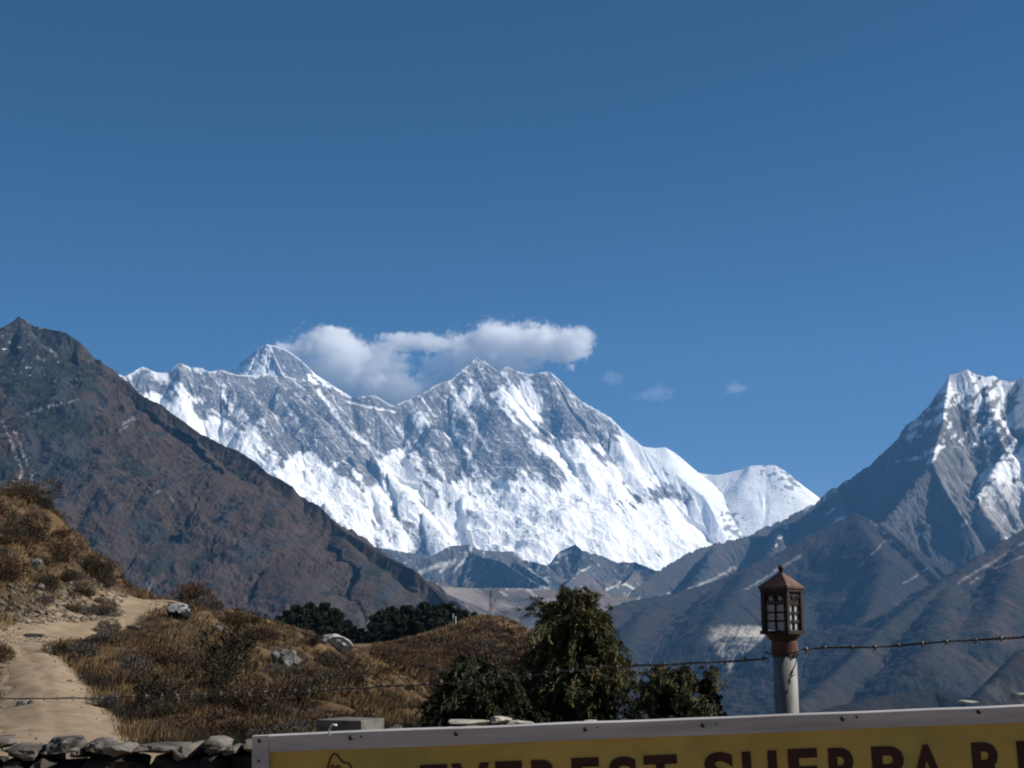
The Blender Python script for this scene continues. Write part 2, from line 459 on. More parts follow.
# -- valley floor shoulders in mid picture
vl_lines = [dict(pts=[(330,560,8600),(380,562,8700),(410,573,8800),(440,586,9200),(470,588,9600),(520,588,10000),(560,590,10300),(600,589,10500),(640,600,10500),(680,612,10400)], slope=(0.5, 0.42, 900)),
            dict(pts=[(410,573,8800),(440,590,8300),(465,602,7800)], slope=(0.5, 0.42, 500)),
            dict(pts=[(520,588,10000),(545,597,9300)], slope=(0.5, 0.42, 500))]
def vl_h(X, Y):
    H, D, Sx, I = ridge_field(X, Y, vl_lines, warp=120, wl=900, seed=14)
    fl = flutes(Sx, D, 380, 30, 111, 250)
    return H + fl + 3 * fbm(X / 70, Y / 70, 3, 9), (D, Sx, fl)
vl_seg = [(470,586.5,505,587.5,.8),(505,587.5,540,588.5,.8),(538,587.5,556,585.5,1.5),(440,592,470,612,2.2),(528,590,560,612,1.5),(500,592,506,595,1.4)]
def vl_c(X, Y, Z, sx, sy, ex):
    px, py = to_px(X, Y, Z)
    n = fbm(X / 700, Z / 90, 4, 121)
    c = mix(BROWN * 1.35, np.array([0.2, 0.17, 0.15]), sstep(-.3, .5, n))
    c = mix(c, SCRUB * 1.6, .7 * sstep(.1, .4, fbm(X / 260, Y / 300, 3, 122)))
    return mix(c, SCREE, .7 * seg_mask(px, py, vl_seg))
sheet('mountain', 300, 650, 240, np.concatenate([np.arange(5200, 8000, 25.0), np.arange(8000, 11500, 16.0)]), vl_h, vl_c, m_mtn,
      'gentle brown valley shoulder between the dark left mountain and the right slopes')

# -- the sharp peak on the right
ama_lines = [dict(pts=[(600,612,11200),(625,597,11700),(657,571,12500),(692,551,13200),(712,544,13500),(750,536,13900),(765,527,14050),(782,520,14150),(800,510,14250),(820,500,14350),(826,492,14380),(840,485,14400),(850,479,14400),(860,472,14400),
                 (868,467,14400),(878,457,14350),(886,449,14300),(895,442,14250),(902,431,14200),(910,422,14150),(919,415,14100),(928,407,14050),(935,395,14000),(943,385,14000),(949,375,14000),(958,373,14000),(968,369,14000),(976,374,14000),(985,377,14000),
                 (993,375,14050),(1001,380,14050),(1008,381,14050),(1016,381,14050),(1024,376,14050),(1040,385,14000),(1080,410,13900),(1130,450,13700)], slope=(1.9, 0.95, 400)),
    rib([(949,375,14000),(945,400,13720),(943,420,13450),(936,445,13150),(932,462,12900),(945,490,12500),(965,520,12100)], (2.0, 1.35, 300), 20),
    rib([(932,462,12900),(915,482,12700),(897,508,12400),(872,533,12000)], (1.2, .95, 250)),
    rib([(985,377,14000),(990,410,13700),(1005,450,13300),(990,475,13000)], (1.6, 1.0, 250)),
    rib([(1024,376,14050),(1035,430,13400),(1045,480,12900)], (1.6, 1.0, 250)),
    rib([(840,485,14400),(848,510,13700),(850,530,13100)], (1.4, .9, 250)),
    rib([(782,520,14150),(775,545,13200),(760,570,12300)], (1.1, .75, 300)),
    rib([(712,544,13500),(705,568,12500),(690,590,11500)], (1.0, .7, 300)),
    rib([(990,475,13000),(975,500,12700),(1000,530,12200),(1010,560,11600)], (1.2, .9, 250)),
]
for L in ama_lines[2:]: L['rnd'] = 55.0
def am_h(X, Y):
    H, D, Sx, I = ridge_field(X, Y, ama_lines, warp=60, wl=500, seed=22, soft=40.0, sink=40.0)
    fl = flutes(Sx, D, 260, 62, 131, 150)
    return H + fl + 34 * (ridged(X / 150, Y / 150, 4, 27, .6) - .45) * (1 - sstep(.40, .42, X / Y * 1.40)) + 40 * (ridged(X / 210, Y / 210, 5, 25, .6) - .5) * (1 - np.exp(-D / 70)) + 14 * fbm(X / 75, Y / 75, 4, 9), (D, Sx, fl)
ampts = [(968,375,.15),(955,385,.4),(985,390,.45),(1010,400,.5),(960,410,.55),(990,430,.55),(1015,420,.4),(965,435,.45),(950,440,.7),(1000,455,.7),(975,460,.9),(960,480,.95),
         (1005,480,.1),(1015,490,.12),(990,490,.35),(1020,470,.15),(1020,510,.5),(985,500,.8),(935,410,.55),(920,430,.62),(900,450,.7),(880,480,.8),(860,490,.8),(840,500,.85),(900,490,.85),
         (930,500,.95),(880,520,.97),(820,520,.78),(800,525,.68),(790,535,.72),(760,545,1),(700,560,1.1),(650,585,1.1),(1000,530,.9),(930,540,1),(860,540,1)]
am_seg = [(800,556,818,545,1.6),(780,563,802,554,2.0),(802,540,812,536,3),(700,585,745,563,1.0),(660,597,700,586,1.0),(610,605,640,598,.8)]
def am_c(X, Y, Z, sx, sy, ex):
    D, Sx, fl = ex
    px, py = to_px(X, Y, Z)
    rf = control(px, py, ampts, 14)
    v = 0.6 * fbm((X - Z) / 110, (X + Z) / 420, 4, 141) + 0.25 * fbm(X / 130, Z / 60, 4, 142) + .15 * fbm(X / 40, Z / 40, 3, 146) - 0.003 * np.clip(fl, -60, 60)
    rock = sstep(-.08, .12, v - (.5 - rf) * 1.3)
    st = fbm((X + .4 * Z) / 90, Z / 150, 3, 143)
    rc = mix(ROCK * .6, ROCK2 * 1.0, sstep(-.3, .5, st) * sstep(915, 960, px))  # left flank's shade is put into the rock colour, darker left of the peak
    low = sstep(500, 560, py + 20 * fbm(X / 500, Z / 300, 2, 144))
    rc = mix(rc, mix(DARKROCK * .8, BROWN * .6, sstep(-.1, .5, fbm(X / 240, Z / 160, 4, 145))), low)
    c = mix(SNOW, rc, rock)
    # pale scree fan under the right face
    fan = sstep(475, 495, py) * (1 - sstep(525, 545, py)) * sstep(978, 990, px)
    c = mix(c, np.array([.33, .31, .3]), fan * .7)
    return mix(c, SCREE, .9 * seg_mask(px, py, am_seg))
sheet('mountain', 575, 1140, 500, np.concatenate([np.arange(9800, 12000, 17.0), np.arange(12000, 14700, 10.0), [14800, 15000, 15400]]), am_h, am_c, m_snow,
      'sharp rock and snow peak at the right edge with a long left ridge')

# -- nearer slopes under the right peak
r2_lines = [dict(pts=[(440,760,6800),(520,690,7600),(560,645,8500),(600,614,9300),(625,602,9600),(675,593,10000),(717,581,10300),(750,565,10500),(780,552,10700),(820,530,10900),(855,513,11000),(875,521,10900),(900,540,10600),(930,570,10100),(960,600,9500)], slope=(0.85, 0.55, 400)),
    dict(pts=[(855,513,11000),(885,560,9900),(870,610,8800),(835,665,7500)], slope=(0.7, 0.5, 300)),
    dict(pts=[(750,565,10300),(730,600,9200),(700,640,8000)], slope=(0.6, 0.5, 300)),
    dict(pts=[(650,598,9800),(630,640,8600),(600,690,7200),(590,760,5800)], slope=(0.5, 0.42, 300)),
    dict(pts=[(717,581,10300),(690,640,8700),(670,700,7000),(660,760,5800)], slope=(0.5, 0.42, 300)),
    dict(pts=[(590,740,6000),(700,742,6000),(820,745,5900)], slope=(0.4, 0.4, 300))]
r3_lines = [dict(pts=[(1120,480,9600),(1070,505,9400),(1024,530,9100),(980,556,8700),(950,577,8400),(915,602,7900),(880,630,7300),(845,665,6500),(800,705,5700)], slope=(0.75, 0.5, 350)),
    dict(pts=[(1024,530,9100),(1010,580,8000),(985,630,6800)], slope=(0.6, 0.5, 300)),
    dict(pts=[(950,577,8400),(940,620,7200),(925,660,6200)], slope=(0.55, 0.48, 300)),
    dict(pts=[(730,630,8000),(790,640,7500),(840,625,7600),(880,630,7300)], slope=(0.5, 0.45, 300))]
r4_lines = [dict(pts=[(1150,600,4700),(1060,635,4400),(1024,648,4300),(1005,668,4150),(985,690,4000),(960,715,3800)], slope=(1.1, 0.7, 150)),
    dict(pts=[(985,688,4000),(930,690,4100),(880,697,4000),(840,706,3900),(800,716,3800),(700,760,3600)], slope=(0.6, 0.5, 200))]
def slopes_h(lines, sd, lam, amp, rough):
    for L in lines: L['rnd'] = 50.0 if L is not lines[0] else 25.0
    def f(X, Y):
        H, D, Sx, I = ridge_field(X, Y, lines, warp=70, wl=600, seed=sd, sink=30.0)
        fl = flutes(Sx, D, lam, amp, sd + 100, 200)
        return H + fl + rough * fbm(X / 70, Y / 70, 4, 9) + amp * 1.1 * (ridged(X / (lam * .8), Y / (lam * .8), 5, sd, .58) - .5) * (1 - np.exp(-D / 60)), (D, Sx, fl)
    return f
def scar(px, py, X, Z, c):
    w = 4.5 * fbm(X / 90, Z / 60, 3, 153)
    inside = sstep(624, 630, py + w) * (1 - sstep(0, 6, (px - 765) + (py - 633) * 1.05 + w)) * (1 - sstep(0, 8, (714 - px) + np.clip((py - 640) * .62, 0, 99) + w))
    inside = inside * (1 - sstep(672, 676, py + w))
    streak = .35 + .65 * sstep(-.2, .25, fbm((px + (py - 600) * .55) / 3.0, py / 22, 3, 154) + (px - 732) / 60)
    return mix(c, np.array([.34, .31, .27]), inside * streak)
r2_seg = [(800,556,775,572,1.4),(775,572,745,590,.6),(870,520,912,560,0.7),(885,540,860,565,.4),(903,584,928,568,.7),(960,575,972,569,.4)]
def r2_c(X, Y, Z, sx, sy, ex):
    px, py = to_px(X, Y, Z)
    n = fbm(X / 500 + Z / 700, Z / 260, 4, 151)
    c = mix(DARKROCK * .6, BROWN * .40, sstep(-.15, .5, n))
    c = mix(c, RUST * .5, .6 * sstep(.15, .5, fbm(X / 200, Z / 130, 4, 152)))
    c = scar(px, py, X, Z, c)
    return mix(c, SCREE * .8, .8 * seg_mask(px, py, r2_seg))
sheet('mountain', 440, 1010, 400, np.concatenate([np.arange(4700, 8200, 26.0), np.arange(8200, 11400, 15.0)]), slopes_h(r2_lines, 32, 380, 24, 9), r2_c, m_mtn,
      'dark bluish mountainside with a pale landslip scar behind the lamp post')
r3_seg = [(1024,542,985,568,1.0),(995,560,958,583,1.1),(1000,566,970,584,.7),(930,567,900,587,.5),(958,566,938,574,.4),(1024,556,1000,566,.6)]
def r3_c(X, Y, Z, sx, sy, ex):
    px, py = to_px(X, Y, Z)
    n = fbm(X / 450 + Z / 500, Z / 200, 4, 161)
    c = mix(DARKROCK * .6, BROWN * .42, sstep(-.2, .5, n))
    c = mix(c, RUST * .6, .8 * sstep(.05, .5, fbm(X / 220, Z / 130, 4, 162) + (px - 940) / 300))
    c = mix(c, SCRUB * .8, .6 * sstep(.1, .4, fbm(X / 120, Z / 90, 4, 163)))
    c = scar(px, py, X, Z, c)
    return mix(c, SCREE * .7, .7 * seg_mask(px, py, r3_seg))
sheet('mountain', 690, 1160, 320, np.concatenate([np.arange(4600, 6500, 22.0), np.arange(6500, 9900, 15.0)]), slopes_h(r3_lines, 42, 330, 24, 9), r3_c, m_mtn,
      'reddish brown mountainside falling left from the right edge under the sharp peak')
def r4_c(X, Y, Z, sx, sy, ex):
    px, py = to_px(X, Y, Z)
    n = fbm(X / 120, Z / 70, 4, 171)
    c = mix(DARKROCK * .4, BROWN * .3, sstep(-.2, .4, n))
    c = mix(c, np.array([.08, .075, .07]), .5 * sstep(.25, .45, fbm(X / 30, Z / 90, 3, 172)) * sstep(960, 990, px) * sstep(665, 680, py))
    return mix(c, SCRUB * .7, .5 * sstep(.0, .4, fbm(X / 50, Z / 40, 3, 173)))
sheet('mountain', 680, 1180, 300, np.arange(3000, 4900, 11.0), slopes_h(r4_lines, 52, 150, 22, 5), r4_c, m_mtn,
      'nearest dark spur low at the right edge just above the sign')

# -- the dark brown mountain on the left
lm_ridge = [(10,325,5985),(19,315.5,6000),(26,320,6000),(32,325,6000),(50,329,5980),(65,332,5950),(72,337,5940),(80,342,5920),(86,352,5900),(92,359,5880),(100,360,5860),(107,371,5830),
    (125,382,5780),(137,391,5740),(145,397,5700),(162,405,5650),(172,413,5620),(185,422,5580),(198,432,5540),(212,439,5500),(225,446,5450),(237,450,5420),(256,462,5350),(267,472,5300),(280,479,5260),(292,486,5220),(299,495,5200),(307,501,5180),(313,502,5150),(320,506,5120),(329,516,5080),
    (337,525,5050),(346,532,5000),(355,537,4970),(365,543,4930),(375,549,4900),(390,558,4850),(405,565,4800),(417,572,4750),(425,580,4720),(432,587,4700),(445,600,4600),(462,617,4500),(500,655,4300)]
lm_lines = [dict(pts=lm_ridge, slope=(1.0, .72, 260)),
    dict(pts=[(10,325,5985),(0,340,5950),(-40,365,5850),(-120,395,5500),(-220,420,5200)], slope=(1.1, .74, 150), sink=0),
    rib([(19,315.5,6000),(40,345,5850),(60,375,5700),(78,400,5570),(92,430,5400),(105,450,5280),(112,480,5100),(100,520,4800),(90,560,4500)], (1.1, .75, 130)),
    rib([(65,332,5950),(90,375,5750),(112,415,5500),(135,455,5250),(150,500,4950),(170,550,4600),(190,600,4200)], (1.0, .68, 100)),
    rib([(125,382,5780),(150,430,5480),(170,470,5250),(180,500,5050)], (1.0, .68, 100)),
    rib([(185,422,5580),(225,480,5150),(262,530,4800),(300,590,4350)], (1.0, .68, 100)),
    rib([(256,462,5350),(275,500,5120),(282,530,4900)], (1.0, .68, 100)),
    rib([(337,525,5050),(360,560,4750),(385,600,4400),(400,640,4100)], (1.0, .68, 100)),
    rib([(-40,365,5850),(-20,420,5500),(-10,470,5150),(10,520,4800)], (1.0, .68, 100)),
]
for L in lm_lines[2:]: L['rnd'] = 30.0; L['widen'] = 190.0
def lm_h(X, Y):
    H, D, Sx, I = ridge_field(X, Y, lm_lines, warp=60, wl=260, seed=62, soft=85.0, sink=26.0)
    fl = flutes(Sx, D, 170, 20, 181, 90)
    Z = H + fl + 28 * (ridged(X / 150, Y / 140, 5, 65, .6) - .5) * (1 - np.exp(-D / 50)) + 3.5 * fbm(X / 26, Y / 22, 4, 9)
    return Z, (D, Sx, fl)
lm_seg = [(28,413,50,406,1.3),(50,406,77,400,1.0),(124,424,134,418,1.6),(120,432,127,426,.8),(2,420,10,440,.9),(10,440,22,470,1.1),(22,470,20,478,1.1),(20,478,4,490,1.2),(14,430,30,470,.6),(38,470,30,482,.9),(30,482,24,500,1.1),
          (52,350,56,356,1.3),(10,342,16,345,1.4),(20,372,25,374,1),(38,357,43,360,1.2),(154,495,158,491,.8),(170,498,173,503,.9),(147,583,150,590,1.2),(153,582,150,592,1.0)]
lm_dark = [(15,350,22,1.3),(50,360,22,1.3),(28,375,18,1.3),(50,392,16,1.6),(40,430,16,1.6),(60,458,18,1.8),(72,425,13,1.6),(95,385,12,.7),(25,470,14,.5),(145,525,8,1),(150,540,10,1),(160,560,12,.8),(185,545,8,.9),(205,560,8,.7),(232,515,8,.8),(260,545,9,.8),(250,570,8,.7),(360,560,10,.7),(375,580,12,.7),(240,560,6,.8),(330,590,10,.6),(395,590,10,.7),(120,470,12,.6),(200,590,14,.5)]  # dark rock patches; the left-facing face's shade is painted in with them
def lm_c(X, Y, Z, sx, sy, ex):
    px, py = to_px(X, Y, Z)
    n = fbm(X / 260 - Z / 300, Z / 240, 4, 191)
    c = mix(BROWN * .66, RUST * .60, .6 * sstep(-.2, .4, n))
    dk = 0
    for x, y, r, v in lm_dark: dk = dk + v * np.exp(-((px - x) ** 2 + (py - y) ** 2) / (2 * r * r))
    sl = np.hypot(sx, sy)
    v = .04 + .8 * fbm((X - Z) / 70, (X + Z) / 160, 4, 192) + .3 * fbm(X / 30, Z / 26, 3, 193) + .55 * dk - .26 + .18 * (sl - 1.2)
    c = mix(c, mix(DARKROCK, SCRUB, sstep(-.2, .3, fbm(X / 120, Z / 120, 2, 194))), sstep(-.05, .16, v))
    c = mix(c, GREY * .9, .55 * sstep(.1, .4, fbm(X / 40, Z / 40, 3, 195)) * sstep(380, 330, py))
    sn = sstep(.58, .75, fbm(X / 30, Z / 18, 3, 196)) * (py < 385) * (px < 65)
    c = mix(c, SNOW * .7, sn * .7)
    return mix(c, SCREE * 1.0, .7 * seg_mask(px, py, lm_seg) * sstep(-.5, 0, fbm(X / 15, Z / 15, 2, 197)))
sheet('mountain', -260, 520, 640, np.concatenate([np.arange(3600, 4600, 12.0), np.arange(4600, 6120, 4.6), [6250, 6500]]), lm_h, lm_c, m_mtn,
      'dark brown mountain on the left falling in one long ridge to mid picture')

# ------------------------------------------------------------------ near ground
TAB = {
 -300: [(18,750),(25,735),(40,600),(60,500),(80,440),(120,460),(180,640),(320,740)],
 -120: [(18,750),(23,735),(30,690),(40,640),(46,600),(56,520),(70,450),(85,450),(120,560),(320,740)],
 0: [(18,752),(23,739),(30,712),(36,682),(40,660),(44,645),(49,628),(51,616),(54,580),(58,540),(63,505),(67,492),(73,500),(90,600),(140,720),(320,760)],
 50: [(18,752),(23,739),(30,700),(37,668),(43,648),(47,640),(52,624),(55,611),(58,575),(62,540),(66,519),(69,513),(76,530),(95,620),(140,720),(320,750)],
 80: [(18,752),(23,739),(30,706),(38,676),(46,652),(51,634),(57,617),(60,606),(63,580),(66,555),(69,543),(72,540),(79,565),(95,640),(320,740)],
 108: [(18,754),(23,741),(29,714),(38,682),(48,648),(55,622),(62,605),(65,594),(68,572),(70,565),(72,564),(76,585),(90,650),(320,740)],
 125: [(18,756),(23,743),(30,715),(45,664),(56,624),(62,607),(68,599),(71,596),(76,602),(90,640),(320,740)],
 180: [(18,760),(23,748),(30,718),(42,678),(55,635),(62,612),(68,603),(74,600),(80,606),(100,640),(320,740)],
 230: [(18,762),(23,752),(30,724),(42,684),(56,647),(70,619),(76,613),(84,618),(110,660),(320,720)],
 285: [(18,764),(23,756),(30,730),(42,690),(56,660),(70,640),(82,629),(92,630),(130,652),(320,645)],
 335: [(18,765),(23,757),(30,732),(42,697),(56,672),(70,654),(84,643),(92,641),(110,648),(200,650),(320,643)],
 385: [(18,766),(23,758),(30,738),(45,710),(65,690),(90,672),(105,665),(130,656),(200,648),(250,645),(320,643)],
 440: [(18,767),(23,760),(30,742),(45,722),(70,708),(110,693),(170,668),(230,637),(250,629),(270,632),(320,660)],
 465: [(18,768),(23,761),(30,743),(48,728),(75,714),(120,693),(180,660),(235,627),(252,617),(270,620),(320,655)],
 490: [(18,768),(23,761),(30,746),(50,733),(80,719),(130,695),(190,654),(240,620),(255,611),(270,613),(320,650)],
 520: [(18,769),(23,762),(30,747),(50,732),(80,717),(130,696),(190,662),(240,629),(255,619),(272,624),(320,670)],
 545: [(18,769),(23,762),(30,748),(50,738),(80,728),(130,712),(190,685),(240,651),(255,643),(275,660),(320,700)],
 600: [(18,770),(23,764),(30,750),(50,748),(90,752),(150,748),(250,742),(320,760)],
 750: [(18,774),(23,772),(30,775),(60,800),(150,820),(320,820)],
 1400: [(18,776),(23,778),(30,790),(60,830),(150,850),(320,850)],
}
g_px = np.arange(-300, 1400.1, 4.0)
g_l = np.linspace(math.log(18), math.log(320), 400)
keys = sorted(TAB)
cols = np.array([np.interp(g_l, [math.log(d) for d, _ in TAB[k]], [p for _, p in TAB[k]]) for k in keys])
gT = np.array([np.interp(g_px, keys, cols[:, j]) for j in range(len(g_l))])      # rows: distance
def blur(a, k, axis):
    w = np.exp(-0.5 * (np.arange(-3 * k, 3 * k + 1) / k) ** 2); w /= w.sum()
    pad = [(0, 0), (0, 0)]; pad[axis] = (3 * k, 3 * k)
    ap = np.pad(a, pad, mode='edge')
    return np.apply_along_axis(lambda m: np.convolve(m, w, 'valid'), axis, ap)
gT = blur(blur(gT, 5, 0), 3, 1)

path_pts = [(62,15,1.1),(62,20,1.1),(60,24,1.05),(54,30,1.05),(44,36,.9),(28,41,.8),(14,45,1.0),(30,47.5,1.0),(60,50.3,1.2),(88,55,1.3),(115,61,1.3),(145,66,1.1),(172,71,1.0),(195,76,1.0)]
path_left = [(-150,40,1.2),(-60,43,1.2),(10,45.5,1.0),(40,48,.9)]
def path_world(pts):
    return np.array([(col_x(a, d), d, w) for a, d, w in pts])
PW = [path_world(path_pts), path_world(path_left)]
def path_dist(x, y):
    """signed distance outside the trodden path, metres"""
    r = np.full(np.shape(x), 1e9)
    for W in PW:
        for a, b in zip(W[:-1], W[1:]):
            dx, dy = b[0] - a[0], b[1] - a[1]
            t = np.clip(((x - a[0]) * dx + (y - a[1]) * dy) / (dx * dx + dy * dy), 0, 1)
            d = np.hypot(x - a[0] - t * dx, y - a[1] - t * dy) - (a[2] + (b[2] - a[2]) * t)
            r = np.minimum(r, d)
    return r

def ground_z(x, y, bumps=True):
    x = np.asarray(x, dtype=float); y = np.asarray(y, dtype=float)
    px = 512 + x / np.maximum(y, .5) * F / CP
    l = np.log(np.clip(y, 18, 320))
    fi = np.clip((l - g_l[0]) / (g_l[1] - g_l[0]), 0, len(g_l) - 1.001); fj = np.clip((px - g_px[0]) / 4.0, 0, len(g_px) - 1.001)
    i = fi.astype(int); j = fj.astype(int); a = fi - i; b = fj - j
    T = (gT[i, j] * (1 - b) + gT[i, j + 1] * b) * (1 - a) + (gT[i + 1, j] * (1 - b) + gT[i + 1, j + 1] * b) * a
    Yc = np.clip(y, 18, 320)
    v = (384 - T) / F
    z = EYE + Yc * (SP + v * CP) / (CP - v * SP)
    t = sstep(14, 19, y)
    z = z * t                                           # the level terrace by the wall
    far = sstep(320, 1800, y)
    z = z * (1 - far) + (-750) * far
    if bumps:
        k = sstep(0.0, 1.2, path_dist(x, y)) * sstep(17, 24, y) * np.clip(y / 60, 0, 1) * (1 - sstep(120, 200, y) * .6)
        z = z + k * (0.62 * fbm(x / 3.6, y / 4.2, 3, 201) + 0.26 * fbm(x / 1.2, y / 1.2, 2, 203)) * (1 - .45 * sstep(80, 110, y))
    return z

m_ground = tint_mat('hillside_soil', rough=0.95, spec=0.1, nscale=1.6, namt=0.35, bump=0.6, bscale=3.0, bdist=.12, detail=9)
gy1 = np.concatenate([[-60, -20, -5, 0.5, 3, 6, 10, 14], np.exp(np.linspace(math.log(16), math.log(330), 620)), np.exp(np.linspace(math.log(345), math.log(27000), 70))])
gpx = np.concatenate([np.linspace(-1500, -320, 16), np.linspace(-300, 620, 520), np.linspace(630, 1400, 60), np.linspace(1500, 2600, 12)])
GP, GY = np.meshgrid(gpx, gy1)
GX = GY.clip(14, None) * (GP - 512) / F * CP
GX = np.where(GY < 14, 14 * (GP - 512) / F * CP * 2.5, GX * (1 + 1.5 * (1 - sstep(14, 40, GY))))
GZ = ground_z(GX, GY)
EARTH = np.array([.085, .058, .036]); DRY = np.array([.12, .078, .038]); TWIG = np.array([.045, .032, .024])
gn = fbm(GX / 4, GY / 6, 4, 211)
gc = mix(EARTH * .75, DRY, sstep(-.3, .4, gn))
gc = mix(gc, TWIG, .75 * sstep(.05, .35, fbm(GX / 2.2, GY / 3, 4, 212)))
hill = sstep(95, 150, GY)
hc = mix(np.array([.062, .038, .024]), np.array([.10, .062, .034]), sstep(-.35, .45, fbm(GX / 9, GY / 16, 4, 213)))
hc = mix(hc, np.array([.17, .12, .06]), sstep(228, 246, GY) * (.6 + .4 * sstep(-.2, .3, fbm(GX / 5, GY / 5, 2, 214))))
hc = mix(hc, TWIG, .75 * sstep(.12, .38, fbm(GX / 3, GY / 6, 3, 215)))
hc = mix(hc, TWIG * 1.2, .7 * sstep(.1, .3, fbm((GX + GY * .12) / 5, GY / 60, 3, 216)) * (1 - sstep(225, 240, GY)))
gc = mix(gc, hc, hill)
pdist = path_dist(GX, GY)
gc = mix(gc, np.array([.24, .18, .12]), (1 - sstep(.0, .35, pdist)))
gc = mix(gc, np.array([.25, .19, .12]), (GY < 22) * 1.0)
gc = mix(gc, np.array([.12, .10, .08]), sstep(320, 600, GY))
nr, nc = GX.shape
gi = np.arange(nr * nc).reshape(nr, nc)
me = np_mesh('ground', np.stack([GX, GY, GZ], -1).reshape(-1, 3), np.stack([gi[:-1, :-1], gi[:-1, 1:], gi[1:, 1:], gi[1:, :-1]], -1).reshape(-1, 4), m_ground, gc.reshape(-1, 3), True)
obj('ground', me, kind='structure', label='dry brown hillside and terrace falling away to the valley')

# the trodden path, a sheet of its own just over the soil
m_path = proc_mat('trodden_sand', (.19, .138, .09), (.29, .22, .15), scale=1.4, rough=.95, bump=.5, bdist=.05, spec=.1, lo=.3, hi=.62)
def path_strip(pts):
    W = path_world(pts)
    # resample
    seg = np.hypot(*np.diff(W[:, :2], axis=0).T); s = np.concatenate([[0], np.cumsum(seg)])
    t = np.arange(0, s[-1], .35)
    xs = np.interp(t, s, W[:, 0]); ys = np.interp(t, s, W[:, 1]); ws = np.interp(t, s, W[:, 2])
    k = 7
    ker = np.ones(k) / k
    xs2 = np.convolve(np.pad(xs, k // 2, 'edge'), ker, 'valid'); ys2 = np.convolve(np.pad(ys, k // 2, 'edge'), ker, 'valid')
    tx = np.gradient(xs2); ty = np.gradient(ys2); L = np.hypot(tx, ty); nx, ny = -ty / L, tx / L
    M = 22
    a = np.linspace(-1, 1, M)
    wob = 1 + .3 * noise(t / 1.6, t * 0 + 3.1, 5); wob2 = 1 + .3 * noise(t / 1.3, t * 0 + 8.1, 6)
    A = np.where(a[None, :] < 0, a[None, :] * wob[:, None], a[None, :] * wob2[:, None]) * ws[:, None]
    X = xs2[:, None] + nx[:, None] * A; Y = ys2[:, None] + ny[:, None] * A
    A_off = A
    Z = ground_z(X, Y) + .035 - .07 * np.abs(a[None, :]) ** 6 + .045 * fbm(X / .9, Y / .9, 4, 77) - .03 * (1 - sstep(0, .22, np.abs(A_off + .2 * noise(t / 1.5, t * 0, 9)[:, None])))
    return X, Y, Z
pv = []; pf = []; off = 0
for q, pts in enumerate((path_pts, path_left)):
    X, Y, Z = path_strip(pts); Z = Z - q * .006
    n1, n2 = X.shape; i = np.arange(n1 * n2).reshape(n1, n2) + off; off += n1 * n2
    pv.append(np.stack([X, Y, Z], -1).reshape(-1, 3)); pf.append(np.stack([i[:-1, :-1], i[:-1, 1:], i[1:, 1:], i[1:, :-1]], -1).reshape(-1, 4))
obj('path', np_mesh('path', np.concatenate(pv), np.concatenate(pf), m_path, None, True), kind='structure', label='pale sandy footpath winding up the hillside and round its crest')

# ------------------------------------------------------------------ haze
def box_mesh(name, lo, hi, mat):
    v = [(x, y, z) for x in (lo[0], hi[0]) for y in (lo[1], hi[1]) for z in (lo[2], hi[2])]
    f = [(0, 1, 3, 2), (4, 6, 7, 5), (0, 4, 5, 1), (2, 3, 7, 6), (0, 2, 6, 4), (1, 5, 7, 3)]
    me = bpy.data.meshes.new(name); me.from_pydata(v, [], f); me.materials.append(mat); return me
m, nt, b, N = new_mat('mountain_air')
nt.nodes.remove(b)
pvn = N.new('ShaderNodeVolumePrincipled'); pvn.inputs['Density'].default_value = HAZE_DENSITY
pvn.inputs['Color'].default_value = HAZE_COLOR; pvn.inputs['Anisotropy'].default_value = 0.0
nt.links.new(pvn.outputs[0], N['Material Output'].inputs['Volume'])
obj('haze', box_mesh('haze', (-60000, -80, -800), (60000, 27150, 5560), m), kind='stuff', label='thin blue mountain air')

